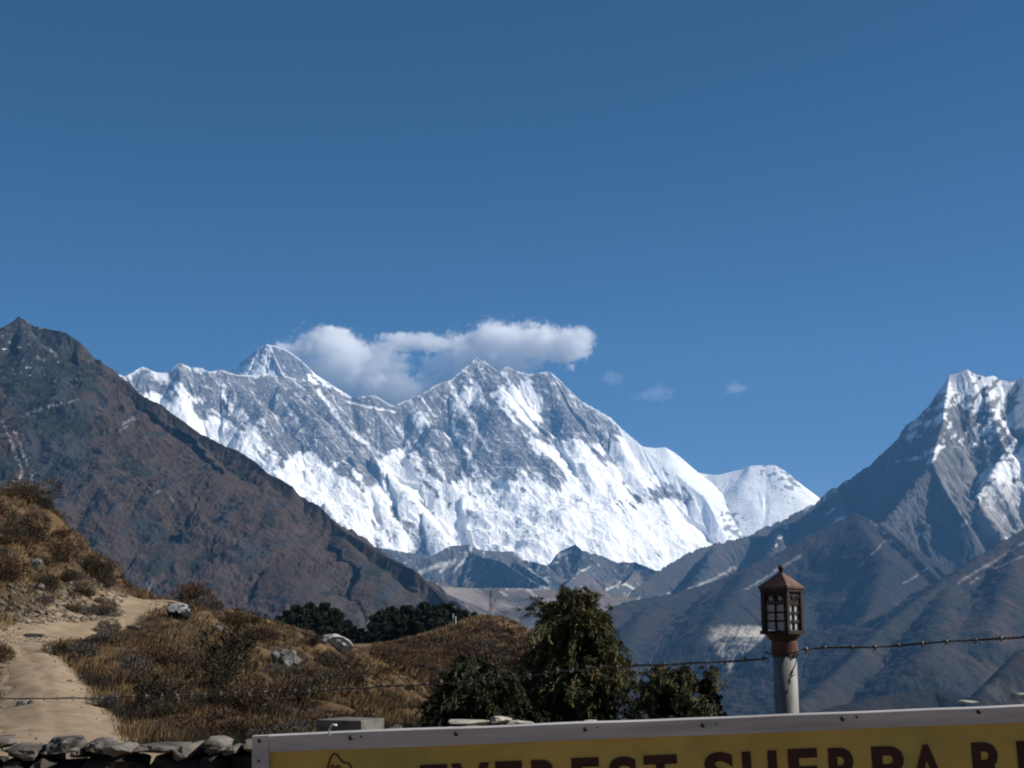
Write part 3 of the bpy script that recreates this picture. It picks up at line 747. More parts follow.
# ------------------------------------------------------------------ clouds
def cloud(name, label, blobs, dens, nscale, thr, lo, hi, stretch=(1, 1, 1)):
    """one cloud: a box of air whose density is a few soft lobes torn by noise. blobs: (px, py, Y, rx, ry, rz) metres"""
    m, nt, b, N = new_mat(name + '_vapour'); nt.nodes.remove(b)
    L = nt.links.new
    tc = N.new('ShaderNodeTexCoord')
    nz = N.new('ShaderNodeTexNoise'); nz.inputs['Scale'].default_value = nscale; nz.inputs['Detail'].default_value = 9; nz.inputs['Roughness'].default_value = .66
    mp = N.new('ShaderNodeMapping'); mp.inputs['Scale'].default_value = stretch
    L(tc.outputs['Object'], mp.inputs[0]); L(mp.outputs[0], nz.inputs['Vector'])
    wv = N.new('ShaderNodeVectorMath'); wv.operation = 'SUBTRACT'; wv.inputs[1].default_value = (.5, .5, .5)
    L(nz.outputs['Color'], wv.inputs[0])
    ws = N.new('ShaderNodeVectorMath'); ws.operation = 'SCALE'; ws.inputs['Scale'].default_value = 760
    L(wv.outputs[0], ws.inputs[0])
    ad = N.new('ShaderNodeVectorMath'); ad.operation = 'ADD'
    L(tc.outputs['Object'], ad.inputs[0]); L(ws.outputs[0], ad.inputs[1])
    prev = None
    for (px, py, Y, rx, ry, rz) in blobs:
        c = P(px, py, Y)
        s = N.new('ShaderNodeVectorMath'); s.operation = 'SUBTRACT'; s.inputs[1].default_value = c
        L(ad.outputs[0], s.inputs[0])
        d = N.new('ShaderNodeVectorMath'); d.operation = 'DIVIDE'; d.inputs[1].default_value = (rx, ry, rz)
        L(s.outputs[0], d.inputs[0])
        ln = N.new('ShaderNodeVectorMath'); ln.operation = 'LENGTH'; L(d.outputs[0], ln.inputs[0])
        iv = N.new('ShaderNodeMath'); iv.operation = 'SUBTRACT'; iv.inputs[0].default_value = 1; L(ln.outputs['Value'], iv.inputs[1])
        if prev is None: prev = iv.outputs[0]
        else:
            mx = N.new('ShaderNodeMath'); mx.operation = 'MAXIMUM'; L(prev, mx.inputs[0]); L(iv.outputs[0], mx.inputs[1]); prev = mx.outputs[0]
    n2 = N.new('ShaderNodeMath'); n2.operation = 'MULTIPLY_ADD'; n2.inputs[1].default_value = 1.6; n2.inputs[2].default_value = -.8
    L(nz.outputs[0], n2.inputs[0])
    nf = N.new('ShaderNodeTexNoise'); nf.inputs['Scale'].default_value = nscale * 4.5; nf.inputs['Detail'].default_value = 5; nf.inputs['Roughness'].default_value = .6; nf.inputs['Distortion'].default_value = .6
    L(mp.outputs[0], nf.inputs['Vector'])
    nm = N.new('ShaderNodeMath'); nm.operation = 'MULTIPLY_ADD'; nm.inputs[1].default_value = 1.9; nm.inputs[2].default_value = -.95; L(nf.outputs[0], nm.inputs[0])
    s0_ = N.new('ShaderNodeMath'); s0_.operation = 'ADD'; L(prev, s0_.inputs[0]); L(nm.outputs[0], s0_.inputs[1])
    sm = N.new('ShaderNodeMath'); sm.operation = 'ADD'; L(s0_.outputs[0], sm.inputs[0]); L(n2.outputs[0], sm.inputs[1])
    mr = N.new('ShaderNodeMapRange'); mr.interpolation_type = 'SMOOTHSTEP'
    mr.inputs[1].default_value = thr; mr.inputs[2].default_value = thr + .5; mr.inputs[3].default_value = 0; mr.inputs[4].default_value = dens
    L(sm.outputs[0], mr.inputs[0])
    v = N.new('ShaderNodeVolumePrincipled'); v.inputs['Color'].default_value = (.998, .998, .998, 1); v.inputs['Anisotropy'].default_value = .1
    L(mr.outputs[0], v.inputs['Density']); L(v.outputs[0], N['Material Output'].inputs['Volume'])
    m.cycles.volume_step_rate = .2
    a = P(lo[0], lo[1], lo[2]); c = P(hi[0], hi[1], lo[2])
    me = box_mesh(name, (a[0], lo[2], a[2]), (c[0], hi[2], c[2]), m)
    return obj(name, me, kind='structure', label=label)
# lo = left px, bottom py, near Y ; hi = right px, top py, far Y
cloud('cloud', 'plume of cloud blowing right from the grey pyramid summit',
      [(296,350,28600,520,450,140),(312,366,28600,620,450,330),(335,382,28600,700,450,360),(330,348,28600,760,500,340),(362,366,28600,950,520,420),(392,386,28600,700,520,330),(345,380,28600,1000,500,420),(333,334,28600,420,400,150)],
      .0055, .0013, -.10, (235, 430, 27900), (455, 308, 29300))
cloud('cloud', 'white cloud resting on the pointed double summit of the snow wall',
      [(450,372,28600,620,450,380),(470,352,28600,700,500,420),(497,340,28600,760,500,400),(530,343,28600,800,500,360),(565,346,28600,560,450,330),(582,338,28600,260,350,190),(500,366,28600,800,450,260),(428,385,28600,420,400,250)],
      .0062, .0013, -.10, (380, 430, 27900), (615, 298, 29300))
cloud('cloud', 'narrow strip of cloud bridging the gap between the two summit clouds',
      [(412,340,28600,680,380,140),(392,347,28600,400,300,120),(435,345,28600,420,340,150)],
      .005, .0015, -.08, (368, 362, 27950), (458, 326, 29200))
cloud('cloud', 'faint torn wisp of cloud right of the summit cloud',
      [(660,392,28600,420,300,110),(650,397,28600,380,300,70),(612,378,28600,260,300,220)],
      .0005, .0022, .0, (590, 412, 28000), (695, 352, 29200), (1, 1, 1.6))
cloud('cloud', 'tiny wisp of cloud alone in the sky above the snow shoulder',
      [(735,388,28600,330,300,110)], .0009, .0022, .0, (712, 402, 28000), (760, 372, 29200), (1, 1, 1.6))

# ------------------------------------------------------------------ plants
m_leaf = tint_mat('foliage', rough=.8, spec=.15)
m_bark = proc_mat('bark', (.07, .05, .035), (.16, .12, .09), scale=9, rough=.95, bump=.5, bdist=.02, stretch=(1, 1, .25))
m_grass = tint_mat('dry_grass', rough=.9, spec=.1)
m_rock = proc_mat('lichen_rock', (.05, .05, .05), (.27, .265, .25), scale=3.2, rough=.95, bump=.7, bdist=.06, spec=.15, lo=.36, hi=.72)
m_rock2 = proc_mat('tan_rock', (.06, .05, .04), (.19, .16, .12), scale=5, rough=.95, bump=.6, bdist=.04, spec=.1)
m_darkrock = proc_mat('black_lichen_rock', (.018, .019, .021), (.07, .07, .075), scale=4, rough=.95, bump=.7, bdist=.05, spec=.15, lo=.4, hi=.7)

def cards(C, A, B, colr):
    """one quad per row: centre C, half axes A and B"""
    n = len(C)
    V = np.stack([C - A - B, C + A - B * .6, C + A * .7 + B, C - A * .8 + B * .8], 1).reshape(-1, 3)
    Fq = np.arange(4 * n).reshape(n, 4)
    return V, Fq, np.repeat(colr, 4, axis=0)

def blades(base, tip, side, colr):
    V = np.stack([base - side, base + side, tip], 1).reshape(-1, 3)
    return V, np.arange(3 * len(base)).reshape(-1, 3), np.repeat(colr, 3, axis=0)

def unit(v): return v / np.maximum(np.linalg.norm(v, axis=-1, keepdims=True), 1e-9)

def tube(pts, rads, sides=8):
    pts = [np.array(p, float) for p in pts]; V = []; Fc = []
    up = np.array([.13, .21, .97])
    for i, p in enumerate(pts):
        t = unit(pts[min(i + 1, len(pts) - 1)] - pts[max(i - 1, 0)])
        a = np.cross(t, up if abs(t @ up) < .95 else np.array([1., 0, 0])); a = unit(a); b = np.cross(t, a)
        for k in range(sides):
            w = 2 * math.pi * k / sides
            V.append(p + rads[i] * (math.cos(w) * a + math.sin(w) * b))
    for i in range(len(pts) - 1):
        for k in range(sides):
            k2 = (k + 1) % sides
            Fc.append((i * sides + k, i * sides + k2, (i + 1) * sides + k2, (i + 1) * sides + k))
    n = len(V); V.append(pts[0]); V.append(pts[-1])
    for k in range(sides):
        k2 = (k + 1) % sides
        Fc.append((n, k2, k)); e = (len(pts) - 1) * sides; Fc.append((n + 1, e + k, e + k2))
    return V, Fc

class MB:
    def __init__(s): s.v = []; s.f = []
    def add(s, V, Fc):
        o = len(s.v); s.v += [tuple(map(float, p)) for p in V]; s.f += [tuple(i + o for i in q) for q in Fc]
    def tube(s, pts, rads, sides=8): s.add(*tube(pts, rads, sides))
    def box(s, c, h, M=None):
        V = [Vector((x * h[0], y * h[1], z * h[2])) for x in (-1, 1) for y in (-1, 1) for z in (-1, 1)]
        if M is not None: V = [M @ v for v in V]
        s.add([Vector(c) + v for v in V], [(0, 1, 3, 2), (4, 6, 7, 5), (0, 4, 5, 1), (2, 3, 7, 6), (0, 2, 6, 4), (1, 5, 7, 3)])
    def mesh(s, name, mat, smooth=False, bevel=0):
        me = bpy.data.meshes.new(name); me.from_pydata(s.v, [], s.f); me.update()
        if bevel:
            bm = bmesh.new(); bm.from_mesh(me)
            bmesh.ops.bevel(bm, geom=bm.edges[:], offset=bevel, segments=2, affect='EDGES', profile=.6)
            bm.to_mesh(me); bm.free()
        me.materials.append(mat)
        if smooth: me.polygons.foreach_set('use_smooth', [True] * len(me.polygons))
        return me
    def build(s, name, mat, parent=None, smooth=False, bevel=0): return obj(name, s.mesh(name, mat, smooth, bevel), parent)

def gz(x, y): return float(ground_z(np.array([x]), np.array([y]))[0])

# -- dry grass and brush too dense to count: one object
n = 34000
l = RNG.uniform(math.log(21), math.log(118), n); Y = np.exp(l)
px = RNG.uniform(-60, 590, n)
X = col_x(px, Y)
pd = path_dist(X, Y)
patch = fbm(X / 3.0, Y / 4.2, 3, 301)
keep = (pd > .15) & ((px < 400) | (Y < 95)) & (RNG.random(n) < np.clip(.75 + patch, .25, 1))
# bare scree foot of the cut bank
pz = ground_z(X, Y); ppx, ppy = to_px(X, Y, pz)
scree_m = (ppx < 118) & (ppy > 585 + (ppx < 60) * 8) & (ppy < 628 - ppx * .1) & (Y > 48)
keep &= ~(scree_m & (RNG.random(n) < .5))
X = X[keep]; Y = Y[keep]; Z = pz[keep]; patch = patch[keep]; ppx = ppx[keep]; ppy = ppy[keep]
nt_ = len(X); NB = 11
kind = .10 + .9 * fbm(X / 2.6, Y / 4.4, 3, 305) + .13 * RNG.normal(size=nt_) - .28 * (1 - sstep(30, 42, Y))
gold = np.array([.165, .110, .052]); straw = np.array([.235, .165, .080]); brown = np.array([.088, .056, .034]); grey = np.array([.055, .047, .040]); rust = np.array([.12, .058, .026]); green = np.array([.028, .030, .018])
cc = np.empty((nt_, 3)); cc[:] = brown
cc = np.where((kind > .08)[:, None], gold, cc); cc = np.where((kind > .38)[:, None], straw, cc)
cc = np.where((kind < -.12)[:, None], grey * .8, cc); cc = np.where((kind < -.40)[:, None], green, cc)
cc = np.where(((RNG.random(nt_) < .07) & (kind > -.2))[:, None], rust, cc)
# the left bank is golden
cc = np.where(((ppx < 120) & (ppy < 575) & (RNG.random(nt_) < .45))[:, None], straw * 1.0, cc)
hgt = RNG.uniform(.10, .27, nt_) * np.where(kind > .08, 1.15, .85) * np.where(Y > 85, .7, 1)
rad = RNG.uniform(.10, .28, nt_)
bi = np.repeat(np.arange(nt_), NB); m_ = len(bi)
ang = RNG.uniform(0, 2 * np.pi, m_); rr = np.sqrt(RNG.random(m_)) * rad[bi]
base = np.stack([X[bi] + rr * np.cos(ang), Y[bi] + rr * np.sin(ang), Z[bi] - .06], -1)
lean = RNG.uniform(.1, .9, m_)
tip = base + np.stack([np.cos(ang) * lean * hgt[bi] + .05, np.sin(ang) * lean * hgt[bi], hgt[bi] * RNG.uniform(.6, 1.25, m_) + .06], -1)
sd = RNG.uniform(0, np.pi, m_); wd = RNG.uniform(.008, .020, m_) * np.clip(Y[bi] / 40, .8, 2.2)
side = np.stack([np.cos(sd) * wd, np.sin(sd) * wd, 0 * sd], -1)
bc = cc[bi] * RNG.uniform(.8, 1.2, (m_, 1))
V, Fq, Cv = blades(base, tip, side, bc)
# coarse dry tussocks on the round hill farther off
n5 = 15000
Y5 = np.exp(RNG.uniform(math.log(100), math.log(262), n5)); p5 = RNG.uniform(375, 600, n5); X5 = col_x(p5, Y5); Z5 = ground_z(X5, Y5)
k5 = fbm(X5 / 7, Y5 / 12, 3, 309) + .15 * RNG.normal(size=n5)
c5 = np.where((k5 > .12)[:, None], np.array([.14, .092, .048]), np.array([.075, .046, .028])); c5 = np.where((k5 < -.3)[:, None], np.array([.035, .028, .020]), c5)
c5 = np.where(((Y5 > 240) & (RNG.random(n5) < .7))[:, None], np.array([.20, .14, .07]), c5)
b5i = np.repeat(np.arange(n5), 7); m5 = len(b5i); a5 = RNG.uniform(0, 6.283, m5); r5 = RNG.uniform(0, .6, m5)
ba5 = np.stack([X5[b5i] + r5 * np.cos(a5), Y5[b5i] + r5 * np.sin(a5), Z5[b5i] - .1], -1)
ti5 = ba5 + np.stack([np.cos(a5) * .25, np.sin(a5) * .25, RNG.uniform(.25, .6, m5)], -1)
s5 = RNG.uniform(0, 3.14, m5); si5 = np.stack([np.cos(s5), np.sin(s5), 0 * s5], -1) * RNG.uniform(.05, .12, (m5, 1))
V5, F5, C5 = blades(ba5, ti5, si5, c5[b5i] * RNG.uniform(.75, 1.25, (m5, 1)))
Fq = np.concatenate([Fq, F5 + len(V)]); V = np.concatenate([V, V5]); Cv = np.concatenate([Cv, C5])
g = obj('dry_grass', np_mesh('dry_grass', V, Fq, m_grass, Cv), kind='stuff', label='dry golden and brown grass and brush covering the slope')

# -- shrubs: rounded twiggy bushes, each a thing
def shrub_meshes(seed, tint, tint2, nleaf=2600, flat=.75):
    r = np.random.default_rng(seed)
    lob = r.normal(size=(7, 3)) * [.32, .32, .16] + [0, 0, .38]; lr = r.uniform(.32, .52, 7)
    li = r.integers(0, 7, nleaf)
    d = unit(r.normal(size=(nleaf, 3))); rad_ = lr[li] * r.uniform(.45, 1.08, nleaf) ** .6
    C = lob[li] + d * rad_[:, None] * [1, 1, flat]; C[:, 2] = np.abs(C[:, 2])
    ax = unit(d * [1, 1, .6] + [0, 0, .7] + r.normal(size=(nleaf, 3)) * .45); bx = unit(np.cross(ax, r.normal(size=(nleaf, 3))))
    A = ax * r.uniform(.03, .085, (nleaf, 1)); B = bx * r.uniform(.005, .012, (nleaf, 1))
    col = mix(np.tile(tint, (nleaf, 1)), tint2, r.random(nleaf)) * r.uniform(.7, 1.3, (nleaf, 1))
    V, Fq, Cv = cards(C, A, B, col)
    fol = np_mesh('foliage', V, Fq, m_leaf, Cv)
    mb = MB()
    for k in range(9):
        a = 2 * math.pi * k / 9 + r.uniform(-.2, .2); q = r.uniform(.25, .5)
        mb.tube([(0, 0, -.15), (q * .4 * math.cos(a), q * .4 * math.sin(a), .2), (q * math.cos(a), q * math.sin(a), .5)], [.018, .012, .005], 5)
    return fol, mb.mesh('stem', m_bark)
SHR = {'brown': [shrub_meshes(s, np.array([.075, .048, .032]), np.array([.13, .082, .045])) for s in (1, 2, 3)],
       'dark': [shrub_meshes(s, np.array([.026, .024, .016]), np.array([.062, .050, .030])) for s in (4, 5, 6)],
       'grey': [shrub_meshes(s, np.array([.075, .066, .058]), np.array([.12, .105, .09])) for s in (7, 8)]}
def shrub(px, Y, size, kind, label, group=None, k=None, hs=1.0, sx=1.0):
    f, s = SHR[kind][(k if k is not None else random.randrange(9)) % len(SHR[kind])]
    x = col_x(px, Y)
    o = empty('shrub', (x, Y, gz(x, Y) - .05 * size), label, 'shrub', group, random.uniform(0, 6.28))
    o.scale = (size * sx, size * sx, size * hs)
    a = obj('foliage', f, o); b = obj('stem', s, o)
    return o
def at_py(px, py, lo, hi):
    """distance at which the hillside shows at px, py"""
    best = None
    for q in np.linspace(lo, hi, 240):
        x = float(col_x(px, q)); _, p = to_px(x, q, gz(x, q))
        if best is None or abs(p - py) < best[0]: best = (abs(p - py), q)
    return best[1]
# the ones that stand out in the picture
SPEC = [(210,672,40,60,1.7,'dark','largest dark green shrub in the middle of the brushy slope'),
 (222,690,32,50,1.1,'dark','dark green shrub just below the largest dark one on the slope'),
 (160,668,35,60,1.0,'brown','rounded brown shrub above the right edge of the sandy path'),
 (56,654,36,42,.5,'dark','low dark shrub at the inner bend of the sandy path'),
 (84,658,34,46,.8,'grey','grey brown shrub right of the inner bend of the path'),
 (108,632,46,60,.6,'grey','grey shrub under the upper leg of the sandy path'),
 (0,662,34,42,.7,'brown','brown shrub cut by the left picture edge beside the path'),
 (195,602,60,76,1.4,'brown','domed brown shrub on the crest just right of where the path ends'),
 (238,628,55,76,1.0,'brown','brown shrub on the slope below the grassy crest'),
 (205,612,60,76,1.0,'grey','grey brown shrub on the crest behind the dark notched boulder'),
 (350,690,36,60,1.2,'dark','dark green shrub straight above the concrete block'),
 (300,700,32,50,.95,'dark','small dark shrub low on the slope above the sign corner'),
 (328,668,45,70,.8,'dark','small dark shrub below the pale topped boulder'),
 (120,690,26,40,.85,'brown','brown shrub by the lower right edge of the path'),
 (165,708,26,40,.9,'dark','dark shrub low between the path and the sign corner'),
 (245,712,25,36,.9,'brown','brown shrub just above the wall near the sign corner'),
 (395,640,85,115,1.3,'brown','brown shrub in the saddle right of the pale topped boulder'),
 (262,645,56,72,1.2,'brown','brown shrub left of the cluster of pale stones'),
 (110,708,24,34,.5,'grey','tiny grey shrub at the lower path edge near the wall'),
 (36,497,60,70,.9,'dark','dark shrub sticking up on the skyline of the left bank'),
 (12,500,58,68,1.3,'brown','brown shrub on the left bank skyline at the picture edge'),
 (100,585,58,70,1.0,'dark','dark shrub in the hollow under the tip of the left bank'),
 (85,572,56,68,1.1,'dark','dark shrub hanging over the scree of the left bank'),
 (60,560,54,66,1.2,'brown','brown shrub in the middle of the left bank'),
 (30,540,52,64,1.3,'dark','dark shrub on the left bank above the greenish slab'),
 (8,580,48,60,1.2,'brown','brown shrub low on the left bank at the picture edge'),
 (40,588,52,60,.8,'dark','dark shrub at the foot of the left bank above the path')]
for px, py, lo, hi, s, kd, lb in SPEC:
    shrub(px, at_py(px, py, lo, hi), s, kd, lb)
rs = random.Random(5)
cnt = 0
for i in range(900):
    px = rs.uniform(85, 445); Y = math.exp(rs.uniform(math.log(25), math.log(95)))
    x = float(col_x(px, Y))
    if float(path_dist(np.array([x]), np.array([Y]))[0]) < .7: continue
    if float(fbm(np.array([x / 2.6]), np.array([Y / 3.5]), 3, 401)[0]) < .02: continue
    kd = rs.choice(['brown', 'brown', 'brown', 'brown', 'grey', 'dark'])
    shrub(px, Y, rs.uniform(.35, .8), kd, 'low twiggy shrub scattered in the dry brush of the slope', 'low shrubs scattered over the brushy slope', rs.randrange(9), rs.uniform(.6, .9))
    cnt += 1
    if cnt >= 95: break
for i in range(34):
    px = rs.uniform(-20, 105); Y = rs.uniform(54, 68); x = float(col_x(px, Y))
    shrub(px, Y, rs.uniform(.5, .95), rs.choice(['brown', 'brown', 'grey', 'dark']), 'low twiggy shrub on the steep golden bank at the left', 'low shrubs on the left bank', rs.randrange(9), rs.uniform(.6, .9))
for px, py in [(434,642),(452,668),(494,629),(492,631),(505,641),(510,643),(467,635),(478,644),(489,645),(445,655),(525,640),(460,628),(420,660),(430,672),(475,668),(500,660),(515,655)]:
    Y = at_py(px, py, 120, 252)
    shrub(px, Y, rs.uniform(1.0, 1.9), rs.choice(['brown', 'dark', 'grey']), 'dark tuft of scrub on the round brown hill under the mast', 'scrub tufts on the round hill', rs.randrange(9), .7)

# -- the big drooping juniper
def juniper(name, base, H, prof, nb, label, category, seed, olive=.5, spray=13, nl=26, lean=(0, 0)):
    r = np.random.default_rng(seed)
    root = empty(name, base, label, category)
    mb = MB()
    tr = [(lean[0] * t + .10 * math.sin(t * 4), lean[1] * t + .05 * math.cos(t * 5), t * H * .95 - .3 * (t == 0)) for t in np.linspace(0, 1, 9)]
    mb.tube(tr, list(np.linspace(.16, .02, 9) * H / 3.2), 10)
    Cs = []; As = []; Bs = []; K = []
    hs = [p[0] for p in prof]; rl = [p[1] for p in prof]; rr_ = [p[2] for p in prof]
    for b in range(nb):
        t = r.random() ** .8
        az = r.uniform(0, 2 * np.pi); ca, sa = math.cos(az), math.sin(az)
        Rl = np.interp(t, hs, rl); Rr = np.interp(t, hs, rr_)
        R = (Rr if ca > 0 else Rl) * abs(ca) + .5 * (Rl + Rr) * abs(sa)
        lob = float(noise(np.array([az * 1.6 + seed]), np.array([t * 5.0]), seed))
        if lob < -.22: continue
        R *= r.uniform(.55, 1.0) * (1 + .75 * lob) * (1.28 if r.random() < .12 else 1)
        p0 = np.array(tr[min(8, int(t * 8))]) ; p0[2] = max(.05, t * H - .28 * R)
        top = t * H + r.uniform(-.05, .08) * H
        pts = []
        for q in np.linspace(0, 1, 7):
            z = p0[2] + (top - p0[2]) * min(1, q * 1.5) - .22 * R * max(0, q - .6) ** 2 * 6
            pts.append(np.array([p0[0] + ca * R * q, p0[1] + sa * R * q, z]))
        mb.tube(pts[:6], [.030, .024, .018, .013, .009, .005], 5)
        bt = r.uniform(-.55, .25); dr = r.choice([.15, .5, 1.0, 1.25]); stf = r.uniform(.5, 1.3)
        for s_ in range(spray):
            q = r.uniform(.30, 1.0) ** .7 * 6; i = min(5, int(q)); f = q - i
            c0 = pts[i] * (1 - f) + pts[i + 1] * f + r.normal(size=3) * [.07, .07, .05]
            out = unit(np.array([ca, sa, -.15]) + r.normal(size=3) * .55); ln = r.uniform(.14, .36) * stf * (H / 3.2) ** .4
            u = np.sort(r.random(nl)); drop = u ** 1.6 * ln * r.uniform(.6, 1.2) * dr
            cpos = c0 + out * (u[:, None] * ln) + r.normal(size=(nl, 3)) * .022; cpos[:, 2] -= drop
            ax = unit(out * .6 + np.array([0, 0, -1.6 * dr + .3]) * u[:, None] + r.normal(size=(nl, 3)) * .28)
            bx = unit(np.cross(ax, r.normal(size=(nl, 3))))
            Cs.append(cpos); As.append(ax * r.uniform(.03, .075, (nl, 1))); Bs.append(bx * r.uniform(.005, .011, (nl, 1)))
            outer = np.clip(q / 6 * .9 + bt, 0, 1)
            k = np.clip(outer * olive * (0.35 + .9 * u), 0, 1)
            K.append(k)
    C = np.concatenate(Cs); A = np.concatenate(As); B = np.concatenate(Bs); k = np.concatenate(K)
    colr = mix(np.tile(np.array([.020, .027, .013]), (len(C), 1)), np.array([.165, .150, .058]), k)
    rsty = r.random(len(C)) < .05 * olive * 2
    colr[rsty] = [.20, .12, .055]
    colr *= r.uniform(.7, 1.3, (len(C), 1))
    V, Fq, Cv = cards(C, A, B, colr)
    # dense inner foliage mass, dark needles packed round the stem
    n3 = nb * 60
    t = r.random(n3) ** .9; az = r.uniform(0, 2 * np.pi, n3); ca = np.cos(az)
    Rm = np.where(ca > 0, np.interp(t, hs, rr_), np.interp(t, hs, rl)) * np.sqrt(r.random(n3)) * .50
    Ci = np.stack([np.interp(t, np.linspace(0, 1, 9), [p[0] for p in tr]) + Rm * ca, Rm * np.sin(az), t * H * .9 + .02], -1)
    Ai = unit(r.normal(size=(n3, 3))) * r.uniform(.05, .11, (n3, 1)); Bi = unit(np.cross(Ai, r.normal(size=(n3, 3)))) * r.uniform(.02, .05, (n3, 1))
    V2, F2, C2 = cards(Ci, Ai, Bi, np.tile([.018, .024, .012], (n3, 1)) * r.uniform(.6, 1.4, (n3, 1)))
    obj('crown', np_mesh('crown', np.concatenate([V, V2]), np.concatenate([Fq, F2 + len(V)]), m_leaf, np.concatenate([Cv, C2])), root)
    mb.build('trunk', m_bark, root, True)
    return root
JY = 29.0
def base_at(px, Y):
    x = float(col_x(px, Y)); return (x, Y, gz(x, Y))
bj = base_at(580, JY)
Hj = P(580, 599, JY)[2] - bj[2]
u1 = JY / F
jun = juniper('juniper_tree', bj, Hj, [(0, 74 * u1, 70 * u1), (.2, 72 * u1, 66 * u1), (.35, 60 * u1, 58 * u1), (.5, 56 * u1, 52 * u1), (.6, 56 * u1, 44 * u1), (.68, 34 * u1, 34 * u1), (.74, 24 * u1, 26 * u1), (.80, 40 * u1, 18 * u1), (.9, 36 * u1, 14 * u1), (1, 10 * u1, 8 * u1)],
              250, 'tall drooping juniper with olive tips, the tallest foliage above the sign', 'tree', 3, .62)
b2 = base_at(475, 27.0)
juniper('juniper_shrub', b2, P(480, 664, 27)[2] - b2[2], [(0, 1.25, 1.2), (.4, 1.05, 1.05), (.7, .7, .9), (1, .2, .35)], 120, 'dark juniper bush filling the left foot of the tall juniper', 'shrub', 8, .22)
b3 = base_at(668, 28.0)
juniper('juniper_shrub', b3, P(668, 668, 28)[2] - b3[2], [(0, 1.0, .9), (.4, .85, .8), (.7, .6, .6), (1, .15, .2)], 80, 'olive juniper bush on the right foot of the tall juniper', 'shrub', 9, .75)
b4 = base_at(708, 27.0)
juniper('juniper_shrub', b4, P(708, 672, 27)[2] - b4[2], [(0, .5, .5), (.5, .42, .42), (.8, .3, .35), (1, .1, .12)], 30, 'thin brownish juniper bush, last and smallest on the right above the sign', 'shrub', 12, .9, 10, 18)
b5 = base_at(548, 31.0)
juniper('juniper_shrub', b5, P(545, 648, 31)[2] - b5[2], [(0, 1.0, .9), (.4, .85, .8), (.7, .6, .5), (1, .15, .2)], 80, 'dark juniper bush pressed against the left side of the tall juniper', 'shrub', 14, .35)

# -- the two groves on the saddle
def conifer_meshes(seed):
    r = np.random.default_rng(seed); H = 1.0
    n = 2600
    t = r.uniform(.12, 1, n) ; az = r.uniform(0, 2 * np.pi, n)
    lay = .85 + .25 * np.sin(t * 26 + seed) + .22 * np.sin(az * 3 + t * 9 + seed)
    R = .30 * np.clip(1.08 - t, 0, 1) ** .42 * lay * np.sqrt(r.uniform(.2, 1.0, n))
    C = np.stack([R * np.cos(az), R * np.sin(az), t - .10 * R + r.normal(size=n) * .012], -1)
    A = unit(np.stack([np.cos(az), np.sin(az), -.25 + 0 * az], -1) + r.normal(size=(n, 3)) * .4) * r.uniform(.018, .045, (n, 1))
    B = unit(np.cross(A, r.normal(size=(n, 3)))) * r.uniform(.006, .016, (n, 1))
    col = mix(np.tile(np.array([.016, .024, .018]), (n, 1)), np.array([.036, .046, .028]), r.random(n))
    V, Fq, Cv = cards(C, A, B, col)
    mb = MB(); mb.tube([(0, 0, -.06), (0.004, 0, .4), (0, .004, .93)], [.022, .014, .004], 7)
    for k in range(10):
        a = r.uniform(0, 6.28); h = r.uniform(.2, .8)
        mb.tube([(0, 0, h), (.12 * math.cos(a), .12 * math.sin(a), h + .03), (.22 * (1.05 - h) ** .5 * math.cos(a), .22 * (1.05 - h) ** .5 * math.sin(a), h + .02)], [.007, .005, .002], 5)
    return np_mesh('crown', V, Fq, m_leaf, Cv), mb.mesh('trunk', m_bark)
CON = [conifer_meshes(s) for s in range(5)]
def conifer(px, pytop, pybase, Y, wide, k, label, group):
    x = float(col_x(px, Y)); zt = P(px, pytop, Y)[2]; zb = P(px, pybase, Y)[2]
    o = empty('conifer_tree', (x, Y, zb), label, 'tree', group, k * 1.3)
    h = zt - zb; o.scale = (h * wide, h * wide, h)
    obj('crown', CON[k % 5][0], o); obj('trunk', CON[k % 5][1], o)
    return o
G1 = [(278,616,642,300,1.1),(287,610,642,305,1.1),(296,605,643,310,1.1),(305,609,644,302,1.1),(309,603,644,312,1.0),(318,607,645,304,1.1),(325,602.5,645,310,1.0),(333,608,645,300,1.1),(339,612,645,306,1.1),(347,620,646,303,1.2),(354,626,646,300,1.2),(362,628,647,302,1.3),(270,622,641,300,1.1),(301,615,645,295,1.1),(322,617,646,295,1.1)]
G2 = [(374,615,650,300,1.1),(382,610,650,306,1.1),(391,607,650,310,1.1),(399,610,650,303,1.1),(407,605,648,312,1.1),(415,608,648,305,1.0),(424,602,646,312,1.0),(432,606,645,306,1.1),(440,604,643,312,1.1),(449,603,640,315,1.1),(457,608,637,315,1.1),(465,610,634,320,1.1),(474,612,632,330,1.1),(386,622,651,296,1.2),(402,622,651,296,1.2),(419,622,648,296,1.2)]
for i, a in enumerate(G1):
    lb = 'dark conifer in the grove behind the pale topped boulder'
    if i == 6: lb = 'tallest dark conifer of the left grove, with the pointed top'
    if i == 12: lb = 'leftmost small conifer of the left grove'
    if i == 11: lb = 'small round conifer standing apart between the two groves'
    conifer(*a, i, lb, 'conifers of the left grove')
for i, a in enumerate(G2):
    lb = 'dark conifer in the grove left of the round hill'
    if i == 6: lb = 'tallest dark conifer of the right grove'
    if i == 12: lb = 'last thin conifer of the right grove, nearest the mast'
    conifer(*a, i + 2, lb, 'conifers of the right grove')

